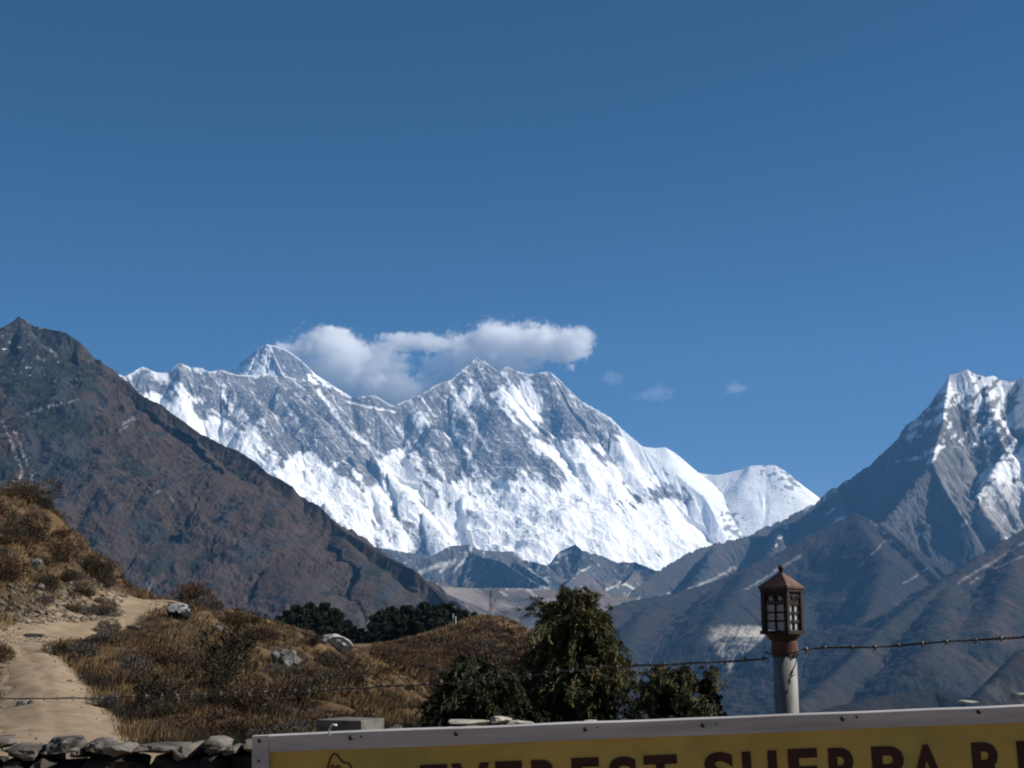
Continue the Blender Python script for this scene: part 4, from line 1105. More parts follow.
# ------------------------------------------------------------------ rocks
def rock_mesh(name, size, seed, mat, sub=3, jag=.35, flat=1.0):
    bm = bmesh.new(); bmesh.ops.create_icosphere(bm, subdivisions=sub, radius=1)
    r = np.random.default_rng(seed)
    planes = [(unit(r.normal(size=3)), r.uniform(.55, .9)) for _ in range(11)]
    co = np.array([v.co[:] for v in bm.verts])
    for nrm, d in planes:
        s = co @ nrm; over = np.maximum(0, s - d); co = co - over[:, None] * nrm[None, :] * .96
    nn = fbm(co[:, 0] * 2.2 + seed, co[:, 1] * 2.2 + co[:, 2] * 1.7, 3, seed)
    co = co * (1 + jag * .25 * nn[:, None])
    for v, c in zip(bm.verts, co): v.co = (c[0] * size[0], c[1] * size[1], c[2] * size[2] * flat)
    me = bpy.data.meshes.new(name); bm.to_mesh(me); bm.free(); me.materials.append(mat)
    return me
def boulder(px, py, lo, hi, size, seed, mat, label, tilt=(0, 0, 0), sink=.3, group=None, Yf=None):
    Y = Yf or at_py(px, py, lo, hi); x = float(col_x(px, Y))
    o = obj('boulder', rock_mesh('boulder', size, seed, mat), label=label, category='boulder')
    if group: o['group'] = group
    o.location = (x, Y, gz(x, Y) + size[2] * (1 - 2 * sink)); o.rotation_euler = tilt
    return o
def lit_top_rock():
    """stone with its sunlit top painted pale and its shaded sides painted dark"""
    m, nt, b, N = new_mat('painted_sunlit_top_rock')
    g_ = N.new('ShaderNodeNewGeometry'); sp = N.new('ShaderNodeSeparateXYZ'); nt.links.new(g_.outputs['Normal'], sp.inputs[0])
    tc = N.new('ShaderNodeTexCoord'); nz = N.new('ShaderNodeTexNoise'); nz.inputs['Scale'].default_value = 2.6; nz.inputs['Detail'].default_value = 8
    nt.links.new(tc.outputs['Object'], nz.inputs['Vector'])
    ad = N.new('ShaderNodeMath'); ad.operation = 'MULTIPLY_ADD'; ad.inputs[1].default_value = 1.4
    nt.links.new(nz.outputs[0], ad.inputs[0]); nt.links.new(sp.outputs['Z'], ad.inputs[2])
    r = N.new('ShaderNodeValToRGB'); r.color_ramp.elements[0].position = .98; r.color_ramp.elements[0].color = (.010, .010, .012, 1)
    r.color_ramp.elements[1].position = 1.0; r.color_ramp.elements[1].color = (.33, .33, .34, 1)
    sc_ = N.new('ShaderNodeMath'); sc_.operation = 'MULTIPLY'; sc_.inputs[1].default_value = .78
    nt.links.new(ad.outputs[0], sc_.inputs[0])
    r.color_ramp.elements[0].position = .66; r.color_ramp.elements[1].position = .78
    ad.inputs[1].default_value = 1.0; sc_.inputs[1].default_value = .68
    nt.links.new(sc_.outputs[0], r.inputs[0]); nt.links.new(r.outputs[0], b.inputs['Base Color'])
    b.inputs['Roughness'].default_value = .95
    bp = N.new('ShaderNodeBump'); bp.inputs['Strength'].default_value = .7; bp.inputs['Distance'].default_value = .08
    nt.links.new(nz.outputs[0], bp.inputs['Height']); nt.links.new(bp.outputs[0], b.inputs['Normal'])
    return m
m_lit_top = lit_top_rock()
boulder(334, 655, 62, 82, (1.12, .9, .62), 21, m_lit_top, 'black boulder with its sunlit top painted pale on the slope below the left grove', (0, math.radians(14), 0), .08)
boulder(178, 619, 55, 70, (.55, .5, .42), 22, m_lit_top, 'dark notched boulder with a white top just below the end of the path', (0, math.radians(12), 0), .15)
for k, (px, py, s) in enumerate([(282, 655, .34), (290, 662, .42), (298, 658, .36), (286, 668, .34), (295, 667, .30), (302, 664, .26), (277, 662, .26)]):
    boulder(px, py, 45, 68, (s * 1.0, s * .8, s * .8), 30 + k, m_rock, 'grey white stone in the outcrop left of the black boulder', (k, k * .7, k), .15, 'stones of the pale outcrop')
boulder(31, 570, 48, 62, (.28, .22, .34), 41, m_rock, 'smooth greenish grey slab standing in the left bank', (.2, .5, 0), .2)
boulder(36, 590, 48, 60, (.22, .2, .18), 42, m_rock, 'small bluish stone in the left bank over the path', (0, 0, 0), .2)
boulder(32, 637, 40, 50, (.42, .25, .08), 43, m_darkrock, 'flat dark stone lying in the bend of the path', (0, 0, .2), .2)
boulder(27, 706, 26, 34, (.13, .1, .08), 44, m_rock, 'pale stone lying on the lower path', (0, 0, 0), .2)
boulder(34, 705, 26, 34, (.08, .08, .06), 45, m_darkrock, 'small dark stone beside the pale one on the lower path', (0, 0, 0), .2)
boulder(205, 622, 58, 76, (.5, .3, .14), 46, m_rock, 'long pale stone lying right of the notched boulder', (0, .1, .1), .2)
boulder(217, 630, 52, 74, (.34, .25, .12), 47, m_rock, 'second pale stone downhill of the long pale one', (0, .2, .1), .2)
boulder(238, 662, 40, 62, (.22, .18, .14), 48, m_rock2, 'tan stone right of the largest dark shrub', (0, .2, .1), .2)
boulder(135, 630, 48, 62, (.36, .25, .12), 49, m_rock, 'grey flat stone below the upper path edge', (0, .2, .1), .2)
boulder(240, 664, 40, 62, (.12, .1, .09), 50, m_rock, 'small white stone touching the tan stone on the slope', (0, .2, .1), .0)
boulder(320, 640, 70, 90, (.5, .3, .12), 52, m_rock2, 'flat tan stone behind the left end of the black boulder', (0, .1, .1), .2)
# loose scree at the foot of the cut bank and along the path, beyond counting
rs2 = np.random.default_rng(77)
pvs = []; pfs = []; off = 0
protos = []
for s in range(6):
    me_ = rock_mesh('scree', (1, 1, .7), 60 + s, m_rock2, 1, .5)
    v = np.array([q.co[:] for q in me_.vertices]); f = np.array([list(p.vertices) for p in me_.polygons]); protos.append((v, f)); bpy.data.meshes.remove(me_)
spots = []
while len(spots) < 1300:
    px = rs2.uniform(-20, 122); Y = rs2.uniform(50, 66); x = float(col_x(px, Y)); z = gz(x, Y); a_, b_ = to_px(x, Y, z)
    if b_ < 572 + (a_ < 60) * 12 or b_ > 632 - a_ * .12: continue
    spots.append((x, Y, z, abs(rs2.normal()) * .07 + .035))
for k in range(900):
    W = PW[rs2.integers(0, 2)]; i = rs2.integers(0, len(W) - 1); t = rs2.random(); w = W[i] * (1 - t) + W[i + 1] * t
    sd_ = rs2.choice([-1, 1]) * (w[2] * rs2.uniform(.2, 1.35)); 
    x = w[0] + sd_; y = w[1] + rs2.normal() * .3
    spots.append((x, y, gz(x, y) + .03, abs(rs2.normal()) * .025 + .012))
for x, y, z, s in spots:
    v, f = protos[rs2.integers(0, 6)]; a = rs2.uniform(0, 6.28); c_, s_ = math.cos(a), math.sin(a)
    vv = v * s * rs2.uniform(.6, 1.4, 3); vv = np.stack([vv[:, 0] * c_ - vv[:, 1] * s_, vv[:, 0] * s_ + vv[:, 1] * c_, vv[:, 2]], -1) + [x, y, z]
    pvs.append(vv); pfs.append(f + off); off += len(v)
obj('scree', np_mesh('scree', np.concatenate(pvs), np.concatenate(pfs), m_rock2), kind='stuff', label='loose pale stones at the foot of the bank and along the path')

# ------------------------------------------------------------------ on the round hill
Ym = 255.0
mx_, my_, mz_ = P(491, 617, Ym); mz_ = gz(mx_, Ym)
m_red = proc_mat('red_mast_paint', (.34, .05, .04), (.44, .08, .06), scale=3, rough=.6, bump=0)
m_white = proc_mat('white_mast_paint', (.55, .53, .52), (.72, .70, .68), scale=3, rough=.6, bump=0)
mast = empty('radio_mast', (mx_, my_, mz_), 'red and white lattice mast on top of the round brown hill', 'mast')
Hm = P(491, 591, Ym)[2] - mz_
for seg in range(4):
    mb = MB(); z0 = Hm * seg / 4; z1 = Hm * (seg + 1) / 4
    def w_at(z): return .34 - .22 * z / Hm
    for sx_ in (-1, 1):
        for sy_ in (-1, 1):
            mb.tube([(sx_ * w_at(z0), sy_ * w_at(z0), z0), (sx_ * w_at(z1), sy_ * w_at(z1), z1)], [.045, .045], 5)
    for q in range(3):
        a = z0 + (z1 - z0) * q / 3; b = z0 + (z1 - z0) * (q + 1) / 3
        for (c0, c1) in (((-1, -1), (1, -1)), ((1, -1), (1, 1)), ((1, 1), (-1, 1)), ((-1, 1), (-1, -1))):
            mb.tube([(c0[0] * w_at(a), c0[1] * w_at(a), a), (c1[0] * w_at(b), c1[1] * w_at(b), b)], [.025, .025], 4)
            mb.tube([(c0[0] * w_at(b), c0[1] * w_at(b), b), (c1[0] * w_at(b), c1[1] * w_at(b), b)], [.025, .025], 4)
    mb.build('lattice_section', m_red if seg % 2 == 1 or seg == 3 else m_white, mast)
mb = MB(); mb.box((0, 0, .12), (.55, .55, .2)); mb.build('footing', m_white, mast, bevel=.03)
for k, (px, py, h) in enumerate([(453, 627, 2.1), (455.5, 627, 1.5)]):
    Y = 246; x = float(col_x(px, Y)); z = gz(x, Y)
    p_ = empty('pole', (x, Y, z), 'taller pale pole on the left shoulder of the round hill' if k == 0 else 'shorter pale pole beside the taller one on the round hill', 'pole')
    mb = MB(); mb.tube([(0, 0, -.3), (0, 0, h)], [.10, .08], 8); mb.build('shaft', m_white, p_)
    mb = MB(); mb.tube([(0, 0, h), (0, 0, h + .12)], [.12, .05], 8); mb.build('cap', m_white, p_)
m_pink = proc_mat('faded_red_cloth', (.22, .06, .05), (.30, .09, .07), scale=4, rough=.85, bump=.2)
xt = float(col_x(285, 86)); zt = gz(xt, 86)
tent = empty('shelter', (xt, 86, zt + .36), 'small faded red shelter peeking over the crest left of the grove', 'shelter')
mb = MB(); w_, d_, h_ = .24, .4, .24
mb.add([(-w_, -d_, 0), (w_, -d_, 0), (w_ * .7, -d_, h_ * .8), (0, -d_ * .9, h_), (-w_ * .8, -d_, h_ * .72), (-w_, d_, 0), (w_, d_, 0), (w_ * .7, d_, h_ * .8), (0, d_ * .9, h_), (-w_ * .8, d_, h_ * .72)],
       [(0, 1, 2, 3, 4), (9, 8, 7, 6, 5), (1, 6, 7, 2), (2, 7, 8, 3), (3, 8, 9, 4), (4, 9, 5, 0), (0, 5, 6, 1)])
mb.build('canopy', m_pink, tent, bevel=.02)
mb = MB()
for a, b in ((-1, -1), (1, -1), (1, 1), (-1, 1)): mb.tube([(a * w_ * .9, b * d_ * .9, -.5), (a * w_ * .9, b * d_ * .9, .02)], [.02, .02], 6)
mb.build('frame', m_bark, tent)

# ------------------------------------------------------------------ dry stone wall
YW = 6.6
def wall_top(px): return np.interp(px, [-200, 0, 100, 250, 400, 520, 700, 960, 1200], [737, 738.5, 739, 738, 728, 722, 719, 711, 706])
wallo = empty('stone_wall', (0, YW, 0), 'rough dry stone wall low at the bottom left, running behind the sign', 'wall')
m_wst = proc_mat('wall_stone', (.014, .013, .012), (.065, .058, .05), scale=4.5, rough=.95, bump=.8, bdist=.03, spec=.1, lo=.32, hi=.7)
m_wst2 = proc_mat('weathered_cap_stone', (.03, .027, .024), (.19, .17, .15), scale=5.5, rough=.95, bump=.8, bdist=.03, spec=.1, lo=.34, hi=.66)
rw = np.random.default_rng(91)
def wstone(w, d, h, seed):
    bm = bmesh.new(); bmesh.ops.create_cube(bm, size=2); bmesh.ops.subdivide_edges(bm, edges=bm.edges[:], cuts=3, use_grid_fill=True)
    co = np.array([v.co[:] for v in bm.verts]); co = co * (1 - .16 * (np.linalg.norm(co, axis=1, keepdims=True) - 1).clip(0))
    r = np.random.default_rng(seed)
    for _ in range(9):
        nrm = unit(r.normal(size=3)); dd = r.uniform(.70, 1.0); s = co @ nrm; co = co - np.maximum(0, s - dd)[:, None] * nrm * .95
    co += np.stack([fbm(co[:, (i + 1) % 3] * 1.6 + seed * 3.1, co[:, (i + 2) % 3] * 1.6 + i, 3, seed + i) for i in range(3)], -1) * .13
    co *= [w / 2, d / 2, h / 2]
    F_ = [[v.index for v in f.verts] for f in bm.faces]; bm.free()
    return co, F_
mb = MB(); 
for row in range(12):
    x = -4.4 + rw.uniform(0, .2)
    while x < 4.6:
        w = rw.uniform(.09, .30); px_ = 512 + x / YW * F / CP
        top = z_of(float(wall_top(px_)), YW) - .07
        h = .105; z = top - .5 * h - row * h * .93 + rw.normal() * .008
        if z > -.1:
            co, F_ = wstone(w * 1.06, .42, h * rw.uniform(.95, 1.2), int(rw.integers(1e6)))
            mb.add(co + [x + w / 2, rw.normal() * .025, z], F_)
        x += w
mb.build('stonework', m_wst, wallo)
x = -4.4; n = 0
while x < 4.6:
    w = rw.uniform(.06, .22); px_ = 512 + (x + w / 2) / YW * F / CP; top = z_of(float(wall_top(px_)), YW)
    if not (1.1 < x + w / 2 < 1.28):
        co, F_ = wstone(w * 1.02, rw.uniform(.32, .46), rw.uniform(.03, .085), int(rw.integers(1e6)))
        a = rw.normal() * .10; c_, s_ = math.cos(a), math.sin(a)
        co = np.stack([co[:, 0] * c_ - co[:, 2] * s_, co[:, 1], co[:, 0] * s_ + co[:, 2] * c_], -1)
        hh = co[:, 2].max()
        mb = MB(); mb.add(co + [x + w / 2, rw.normal() * .03, top - hh + rw.uniform(-.03, .015)], F_); mb.build('cap_stone', m_wst2, wallo)
    x += w
# a squared concrete block on the wall behind the sign
m_conc = proc_mat('rough_concrete', (.08, .078, .07), (.17, .16, .145), scale=12, rough=.95, bump=.4, bdist=.006, spec=.1)
xa = P(316, 716, 6.35)[0]; xb = P(367, 716, 6.35)[0]
zc = P(340, 717.5, 6.45)[2]
mb = MB(); Mr = Matrix.Rotation(math.radians(-20), 3, 'Z')
mb.box((0, 0, 0), ((xb - xa) / 2, .12, .065), Mr)
blk = mb.build('concrete_block', m_conc, None, bevel=.006)
blk.location = ((xa + xb) / 2 + .022, 6.52, zc - .074)
blk['label'] = 'squared concrete block lying on the wall above the left part of the sign'; blk['category'] = 'block'
# loose slabs showing over the sign's top edge
m_pale = proc_mat('pale_slate', (.22, .205, .17), (.42, .40, .33), scale=6, rough=.9, bump=.4, bdist=.01, spec=.1)
for k, (px, py, w, h, lb) in enumerate([(470, 722.5, .20, .022, 'pale flat slab left of three lying behind the sign rim under the dark bush'), (501, 719.5, .10, .03, 'short pale slab lying on top between two longer ones'),
      (518, 723, .14, .022, 'pale flat slab right of three behind the sign rim under the juniper'), (590, 723, .06, .03, 'small pale stone behind the sign rim below the juniper'),
      (967, 702, .07, .014, 'small pale stone peeking over the sign rim on the far right'), (1020, 696, .04, .03, 'pale stone at the right picture edge over the sign rim')]):
    x_, y_, z_ = P(px, py, 6.45)
    co, F_ = wstone(w, .16, h, 500 + k)
    mb = MB(); mb.add(co, F_); o = mb.build('stone_slab', m_pale); o.location = (x_, 6.45, z_); o['label'] = lb; o['category'] = 'stone'

# ------------------------------------------------------------------ lamp post
YP = 8.0
lp = P(785, 660, YP)
m_post = proc_mat('painted_pipe', (.10, .10, .092), (.24, .245, .235), scale=7, rough=.6, bump=.15, bdist=.004, spec=.3, stretch=(1, 1, .3))
m_iron = proc_mat('dark_brown_iron', (.012, .009, .007), (.038, .024, .016), scale=16, rough=.7, metal=.2, bump=.35, bdist=.003)
m_rust = proc_mat('rusty_band', (.045, .026, .018), (.15, .07, .04), scale=18, rough=.9, bump=.4, bdist=.003)
m_roof = proc_mat('red_brown_tin', (.055, .030, .022), (.15, .074, .050), scale=14, rough=.7, bump=.3, bdist=.004)
m_glass = bpy.data.materials.new('frosted_pane'); m_glass.use_nodes = True
bb = m_glass.node_tree.nodes['Principled BSDF']; N_ = m_glass.node_tree.nodes; L_ = m_glass.node_tree.links
nz = N_.new('ShaderNodeTexNoise'); nz.inputs['Scale'].default_value = 18; rr1 = N_.new('ShaderNodeValToRGB')
rr1.color_ramp.elements[0].color = (.36, .36, .35, 1); rr1.color_ramp.elements[1].color = (.85, .85, .82, 1); rr1.color_ramp.elements[0].position = .38; rr1.color_ramp.elements[1].position = .68
L_.new(nz.outputs[0], rr1.inputs[0]); L_.new(rr1.outputs[0], bb.inputs['Base Color'])
bb.inputs['Roughness'].default_value = .35; bb.inputs['Transmission Weight'].default_value = .35; bb.inputs['IOR'].default_value = 1.3
post = empty('lamp_post', (lp[0], YP, 0), 'painted pipe post carrying a dark square lantern with a red brown tin roof', 'lamp post', None, 0)
zc_ = z_of(652, YP)
mb = MB(); mb.tube([(.0, 0, -.3), (.0, 0, zc_ * .6), (0, 0, zc_ + .02)], [.069, .068, .066], 32); mb.build('post', m_post, post, True)
mb = MB(); mb.tube([(0, 0, zc_ - .004), (0, 0, zc_ + .002), (0, 0, zc_ + .055), (0, 0, zc_ + .062)], [.070, .074, .072, .066], 32); mb.build('collar', m_rust, post)
lz0 = z_of(634, YP); lz1 = z_of(589, YP); hw = .0845
yaw = math.radians(-42)
lan = bpy.data.objects.new('lantern', None); COL.objects.link(lan); lan.parent = post; lan.location = (-.006, 0, 0); lan.rotation_euler = (0, 0, yaw)
mb = MB()          # funnel neck under the lantern
for q, (z, r_) in enumerate([(zc_ + .05, .064)]):
    pass
prof = [(zc_ + .045, .060), (zc_ + .075, .066), (lz0 - .035, .074), (lz0 - .012, .092), (lz0, .104)]
mb.tube([(0, 0, z) for z, _ in prof], [r_ for _, r_ in prof], 24); mb.build('neck', m_iron, lan, False)
mb = MB()
mb.box((0, 0, lz0 + .008), (hw + .008, hw + .008, .010)); mb.box((0, 0, lz1 - .008), (hw + .004, hw + .004, .010))
for a, b in ((-1, -1), (1, -1), (1, 1), (-1, 1)): mb.box((a * (hw - .012), b * (hw - .012), (lz0 + lz1) / 2), (.013, .013, (lz1 - lz0) / 2 - .018))
mb.build('lantern_frame', m_iron, lan, bevel=.002)
hh = lz1 - lz0
for k in range(4):
    R_ = Matrix.Rotation(k * math.pi / 2, 3, 'Z')
    mb = MB()
    zb_ = lz0 + .022; zt_ = lz1 - .022
    zmid = zb_ + (zt_ - zb_) * .70
    mb.box(R_ @ Vector((0, -hw + .012, (zb_ + zt_) / 2)), (.0045, .004, (zt_ - zb_) / 2), R_)
    for zz in (zb_ + (zmid - zb_) / 3, zb_ + (zmid - zb_) * 2 / 3, zmid): mb.box(R_ @ Vector((0, -hw + .0115, zz)), (hw - .026, .0045, .0045), R_)
    for sgn in (-1, 1):
        # pierced fan above the panes: solid plate, ring and spokes
        cx = sgn * (hw - .026) / 2
        ring = [(cx + .019 * math.cos(w), -hw + .011, zmid + .028 + .019 * math.sin(w)) for w in np.linspace(0, 2 * math.pi, 13)]
        mb.tube([tuple(R_ @ Vector(p)) for p in ring], [.0045] * 13, 5)
        for w in (.5, 1.57, 2.6):
            mb.tube([tuple(R_ @ Vector((cx + .017 * math.cos(w), -hw + .011, zmid + .028 + .017 * math.sin(w)))), tuple(R_ @ Vector((cx + .034 * math.cos(w), -hw + .011, zmid + .03 + .034 * math.sin(w))))], [.005, .006], 5)
    mb.box(R_ @ Vector((0, -hw + .0125, zt_ - .008)), (hw - .026, .004, .010), R_)
    mb.build('glazing_bars', m_iron, lan)
    mb = MB(); mb.box(R_ @ Vector((0, -hw + .020, (zb_ + zt_) / 2)), (hw - .026, .0018, (zt_ - zb_) / 2), R_); mb.build('pane', m_glass, lan)
mb = MB()
ze = lz1; za = z_of(573, YP); e = hw + .0095
mb.add([(-e, -e, ze), (e, -e, ze), (e, e, ze), (-e, e, ze), (-e, -e, ze + .012), (e, -e, ze + .012), (e, e, ze + .012), (-e, e, ze + .012),
        (-.012, -.012, za), (.012, -.012, za), (.012, .012, za), (-.012, .012, za)],
       [(3, 2, 1, 0), (0, 1, 5, 4), (1, 2, 6, 5), (2, 3, 7, 6), (3, 0, 4, 7), (4, 5, 9, 8), (5, 6, 10, 9), (6, 7, 11, 10), (7, 4, 8, 11), (8, 9, 10, 11)])
mb.build('lantern_roof', m_roof, lan)
mb = MB(); mb.tube([(0, 0, za - .004), (0, 0, za + .012), (0, 0, za + .020), (0, 0, za + .030), (0, 0, za + .040), (0, 0, za + .044)], [.013, .010, .015, .016, .010, .003], 14); mb.build('finial', m_iron, lan, True)
# wire turns that tie the strand to the post
mb = MB(); zw = z_of(656, YP)
sp_ = [( .074 * math.cos(w), .074 * math.sin(w), zw + .006 * w / 3 + .008 * math.sin(w * 1.0 + 1)) for w in np.linspace(-1.2, 2 * math.pi * 2.4, 60)]
mb.tube(sp_, [.0035] * 60, 6)
mb.tube([(-.074, .02, zw + .01), (-.10, .03, zw + .02), (-.112, .03, zw + .012)], [.004, .004, .003], 6)
tie = mb.build('wire_tie', m_iron, post, True)

# ------------------------------------------------------------------ barbed wire
m_wire = proc_mat('weathered_wire', (.03, .025, .022), (.11, .095, .085), scale=30, rough=.7, metal=.3, bump=.2, bdist=.001)
m_barb = proc_mat('galvanised_barb', (.06, .055, .05), (.30, .28, .26), scale=30, rough=.6, metal=.3, bump=.2, bdist=.001)
def wire(pts, label, seed, pitch):
    r = np.random.default_rng(seed)
    W = np.array([P(*p) for p in pts])
    seg = np.linalg.norm(np.diff(W, axis=0), axis=1); s = np.concatenate([[0], np.cumsum(seg)])
    t = np.arange(0, s[-1], .022)
    C = np.stack([np.interp(t, s, W[:, i]) for i in range(3)], -1)
    k = 9; ker = np.ones(k) / k
    C = np.stack([np.convolve(np.pad(C[:, i], k // 2, 'edge'), ker, 'valid') for i in range(3)], -1)
    C[:, 2] += .010 * noise(t / .35, t * 0 + seed, seed)
    root = empty('barbed_wire', tuple(C[0]), label, 'barbed wire')
    o0 = C[0].copy(); C = C - o0
    for q in (0, math.pi):
        mb = MB(); n_ = len(t)
        pts_ = C + .0042 * np.stack([0 * t, np.cos(t * 150 + q), np.sin(t * 150 + q)], -1)
        mb.tube(list(pts_), [.0042] * n_, 5); mb.build('strand', m_wire, root, True)
    x = .05; nbb = 0
    while x < s[-1] - .03:
        i = int(x / .022); p = C[i]; mb = MB()
        d = unit(C[min(i + 1, len(C) - 1)] - C[i - 1])
        turn = [p + d * (-.008 + .016 * w / (4 * math.pi)) + .0105 * np.array([0, math.cos(w), math.sin(w)]) for w in np.linspace(0, 4 * math.pi, 16)]
        mb.tube(turn, [.0038] * 16, 5)
        for q in range(4):
            a = r.uniform(0, 6.28); dd = np.array([r.uniform(-.6, .6), math.cos(a) * .8, math.sin(a)]); dd = unit(dd)
            mb.tube([p + d * r.uniform(-.006, .006), p + dd * .030], [.0036, .0016], 5)
        mb.build('barb', m_barb, root); nbb += 1
        x += pitch * r.uniform(.9, 1.1)
    return root
wire([(772,658,8.0),(740,661,8.15),(700,663,8.4),(656,664.5,8.8),(600,668,9.2),(540,674,9.7),(490,679,10.0),(456,682,10.3),(400,686,10.7),(325,690,11.1),(256,693,11.4),(200,695,11.6),(120,697.5,11.9),(60,698.5,12.1),(0,698.5,12.3),(-80,697,12.5)],
     'long sagging barbed wire running left from the lamp post across the slope', 3, .145)
wire([(797,650,8.0),(840,648.5,7.9),(900,645,7.7),(960,641,7.5),(1000,638.5,7.4),(1024,637,7.3),(1100,632,7.1)],
     'short barbed wire running right from the lamp post to the picture edge', 9, .137)
# iron pickets beyond both picture edges that carry the wire
for px, Y, zpy, lb in [(-78, 12.5, 697, 'iron picket holding the left end of the barbed wire'), (1098, 7.1, 632, 'iron picket holding the right end of the barbed wire')]:
    x_, y_, z_ = P(px, zpy, Y)
    mb = MB(); mb.tube([(0, 0, -.3), (0, 0, z_ + .12)], [.022, .02], 8); o = mb.build('fence_post', m_iron); o.location = (x_, y_, 0); o['label'] = lb; o['category'] = 'post'

# ------------------------------------------------------------------ the sign
YS = 5.0
def sp(px, py, dy=0.0):
    x, y, z = P(px, py, YS); return Vector((x, y + dy, z))
o_ = sp(253, 735); e_ = sp(1024, 704.5)
xd = (e_ - o_).normalized(); zd = Vector((0, 1, 0)).cross(xd) * -1
if zd.z < 0: zd = -zd
nd = Vector((0, -1, 0))
W_S = (sp(1150, 699.5) - o_).length; H_S = 1.05
sign = empty('sign', tuple(o_), 'yellow cloth banner in a whitewashed frame reading EVEREST SHERPA across the bottom', 'sign')
RM = Matrix((xd, Vector((0, 1, 0)), zd)).transposed()
sign.rotation_euler = RM.to_euler()
m_frame = proc_mat('whitewashed_wood', (.30, .285, .285), (.50, .48, .48), scale=2.2, rough=.7, bump=.25, bdist=.004, spec=.25, stretch=(.6, 3, 6))
m_frame_t = m_frame
RH = .0515
def rail(name, x0, x1, z0, z1, y0=-.024, y1=.024, amp=.0016, sd=0):
    # a board with slightly wavy worn edges
    mb = MB(); horiz = (x1 - x0) > (z1 - z0); n_ = 60 if horiz else 24
    r0 = []
    for i in range(n_ + 1):
        t = i / n_; 
        wv = float(noise(np.array([t * 9.0 + sd]), np.array([sd * 1.7]), 7)[0]) * amp * 2; wv2 = float(noise(np.array([t * 11.0 + sd]), np.array([sd * 1.7 + 5]), 7)[0]) * amp
        if horiz: ring = [(x0 + (x1 - x0) * t, y0, z0 + wv2), (x0 + (x1 - x0) * t, y0, z1 + wv - .004), (x0 + (x1 - x0) * t, y0 + .005, z1 + wv), (x0 + (x1 - x0) * t, y1, z1 + wv), (x0 + (x1 - x0) * t, y1, z0 + wv2)]
        else: ring = [(x0 + wv2, y0, z0 + (z1 - z0) * t), (x0 + wv2, y1, z0 + (z1 - z0) * t), (x1 + wv, y1, z0 + (z1 - z0) * t), (x1 + wv, y0, z0 + (z1 - z0) * t)]
        r0.append(ring)
    m_ = len(r0[0]); V = [p for r_ in r0 for p in r_]; Fc = []
    for i in range(n_):
        for k in range(m_):
            k2 = (k + 1) % m_; Fc.append((i * m_ + k, i * m_ + k2, (i + 1) * m_ + k2, (i + 1) * m_ + k))
    Fc.append(tuple(range(m_ - 1, -1, -1))); Fc.append(tuple(n_ * m_ + k for k in range(m_)))
    mb.add(V, Fc)
    me = mb.mesh(name, m_frame)
    bm = bmesh.new(); bm.from_mesh(me); bmesh.ops.recalc_face_normals(bm, faces=bm.faces); bm.to_mesh(me); bm.free()
    return obj(name, me, sign)
STW = .058
rail('rail', STW + .0015, W_S, -.0585, 0, sd=1)
rail('stile', 0, STW, -H_S, -.002, y0=-.0255, sd=2)
rail('rail', STW + .0015, W_S, -H_S, -H_S + .058, sd=3)
rail('stile', W_S + .0015, W_S + STW, -H_S, -.002, sd=4)
m_yellow = tint_mat('yellow_banner_cloth', rough=.75, spec=.2, nscale=5, namt=.12, bump=.2, bscale=60, bdist=.0006)
nx_, nz_ = 420, 110
xs = np.linspace(STW + .0, W_S - .0, nx_); zs = np.linspace(-H_S + .056, -.056, nz_)
XX, ZZ = np.meshgrid(xs, zs)
edge = np.minimum((-.056 - ZZ), (ZZ + H_S - .056)) / .06
amp_ = np.clip(edge, 0, 1)
fold = .006 * fbm((XX + .45 * ZZ) / .20, ZZ / .9, 3, 501) + .0045 * ridged((XX - .7 * ZZ) / .30, ZZ / .7, 2, 503) + .0025 * fbm((XX + 1.6 * ZZ) / .10, ZZ / .5, 2, 505)
YYc = -.004 - .85 * amp_ * fold
c_y = np.tile([.43, .315, .085], (nx_ * nz_, 1))
grn = sstep(-.1, .5, fbm(XX / .35, ZZ / .5, 3, 507)).reshape(-1)
c_y = mix(c_y, [.32, .28, .085], grn * .7)
ii = np.arange(nx_ * nz_).reshape(nz_, nx_)
obj('banner', np_mesh('banner', np.stack([XX, YYc, ZZ], -1).reshape(-1, 3), np.stack([ii[:-1, :-1], ii[:-1, 1:], ii[1:, 1:], ii[1:, :-1]], -1).reshape(-1, 4), m_yellow, c_y, True), sign)
mb = MB(); mb.box((W_S / 2 + .03, .012, -H_S / 2), (W_S / 2 - .04, .004, H_S / 2 - .05)); mb.build('backing_board', m_bark, sign)
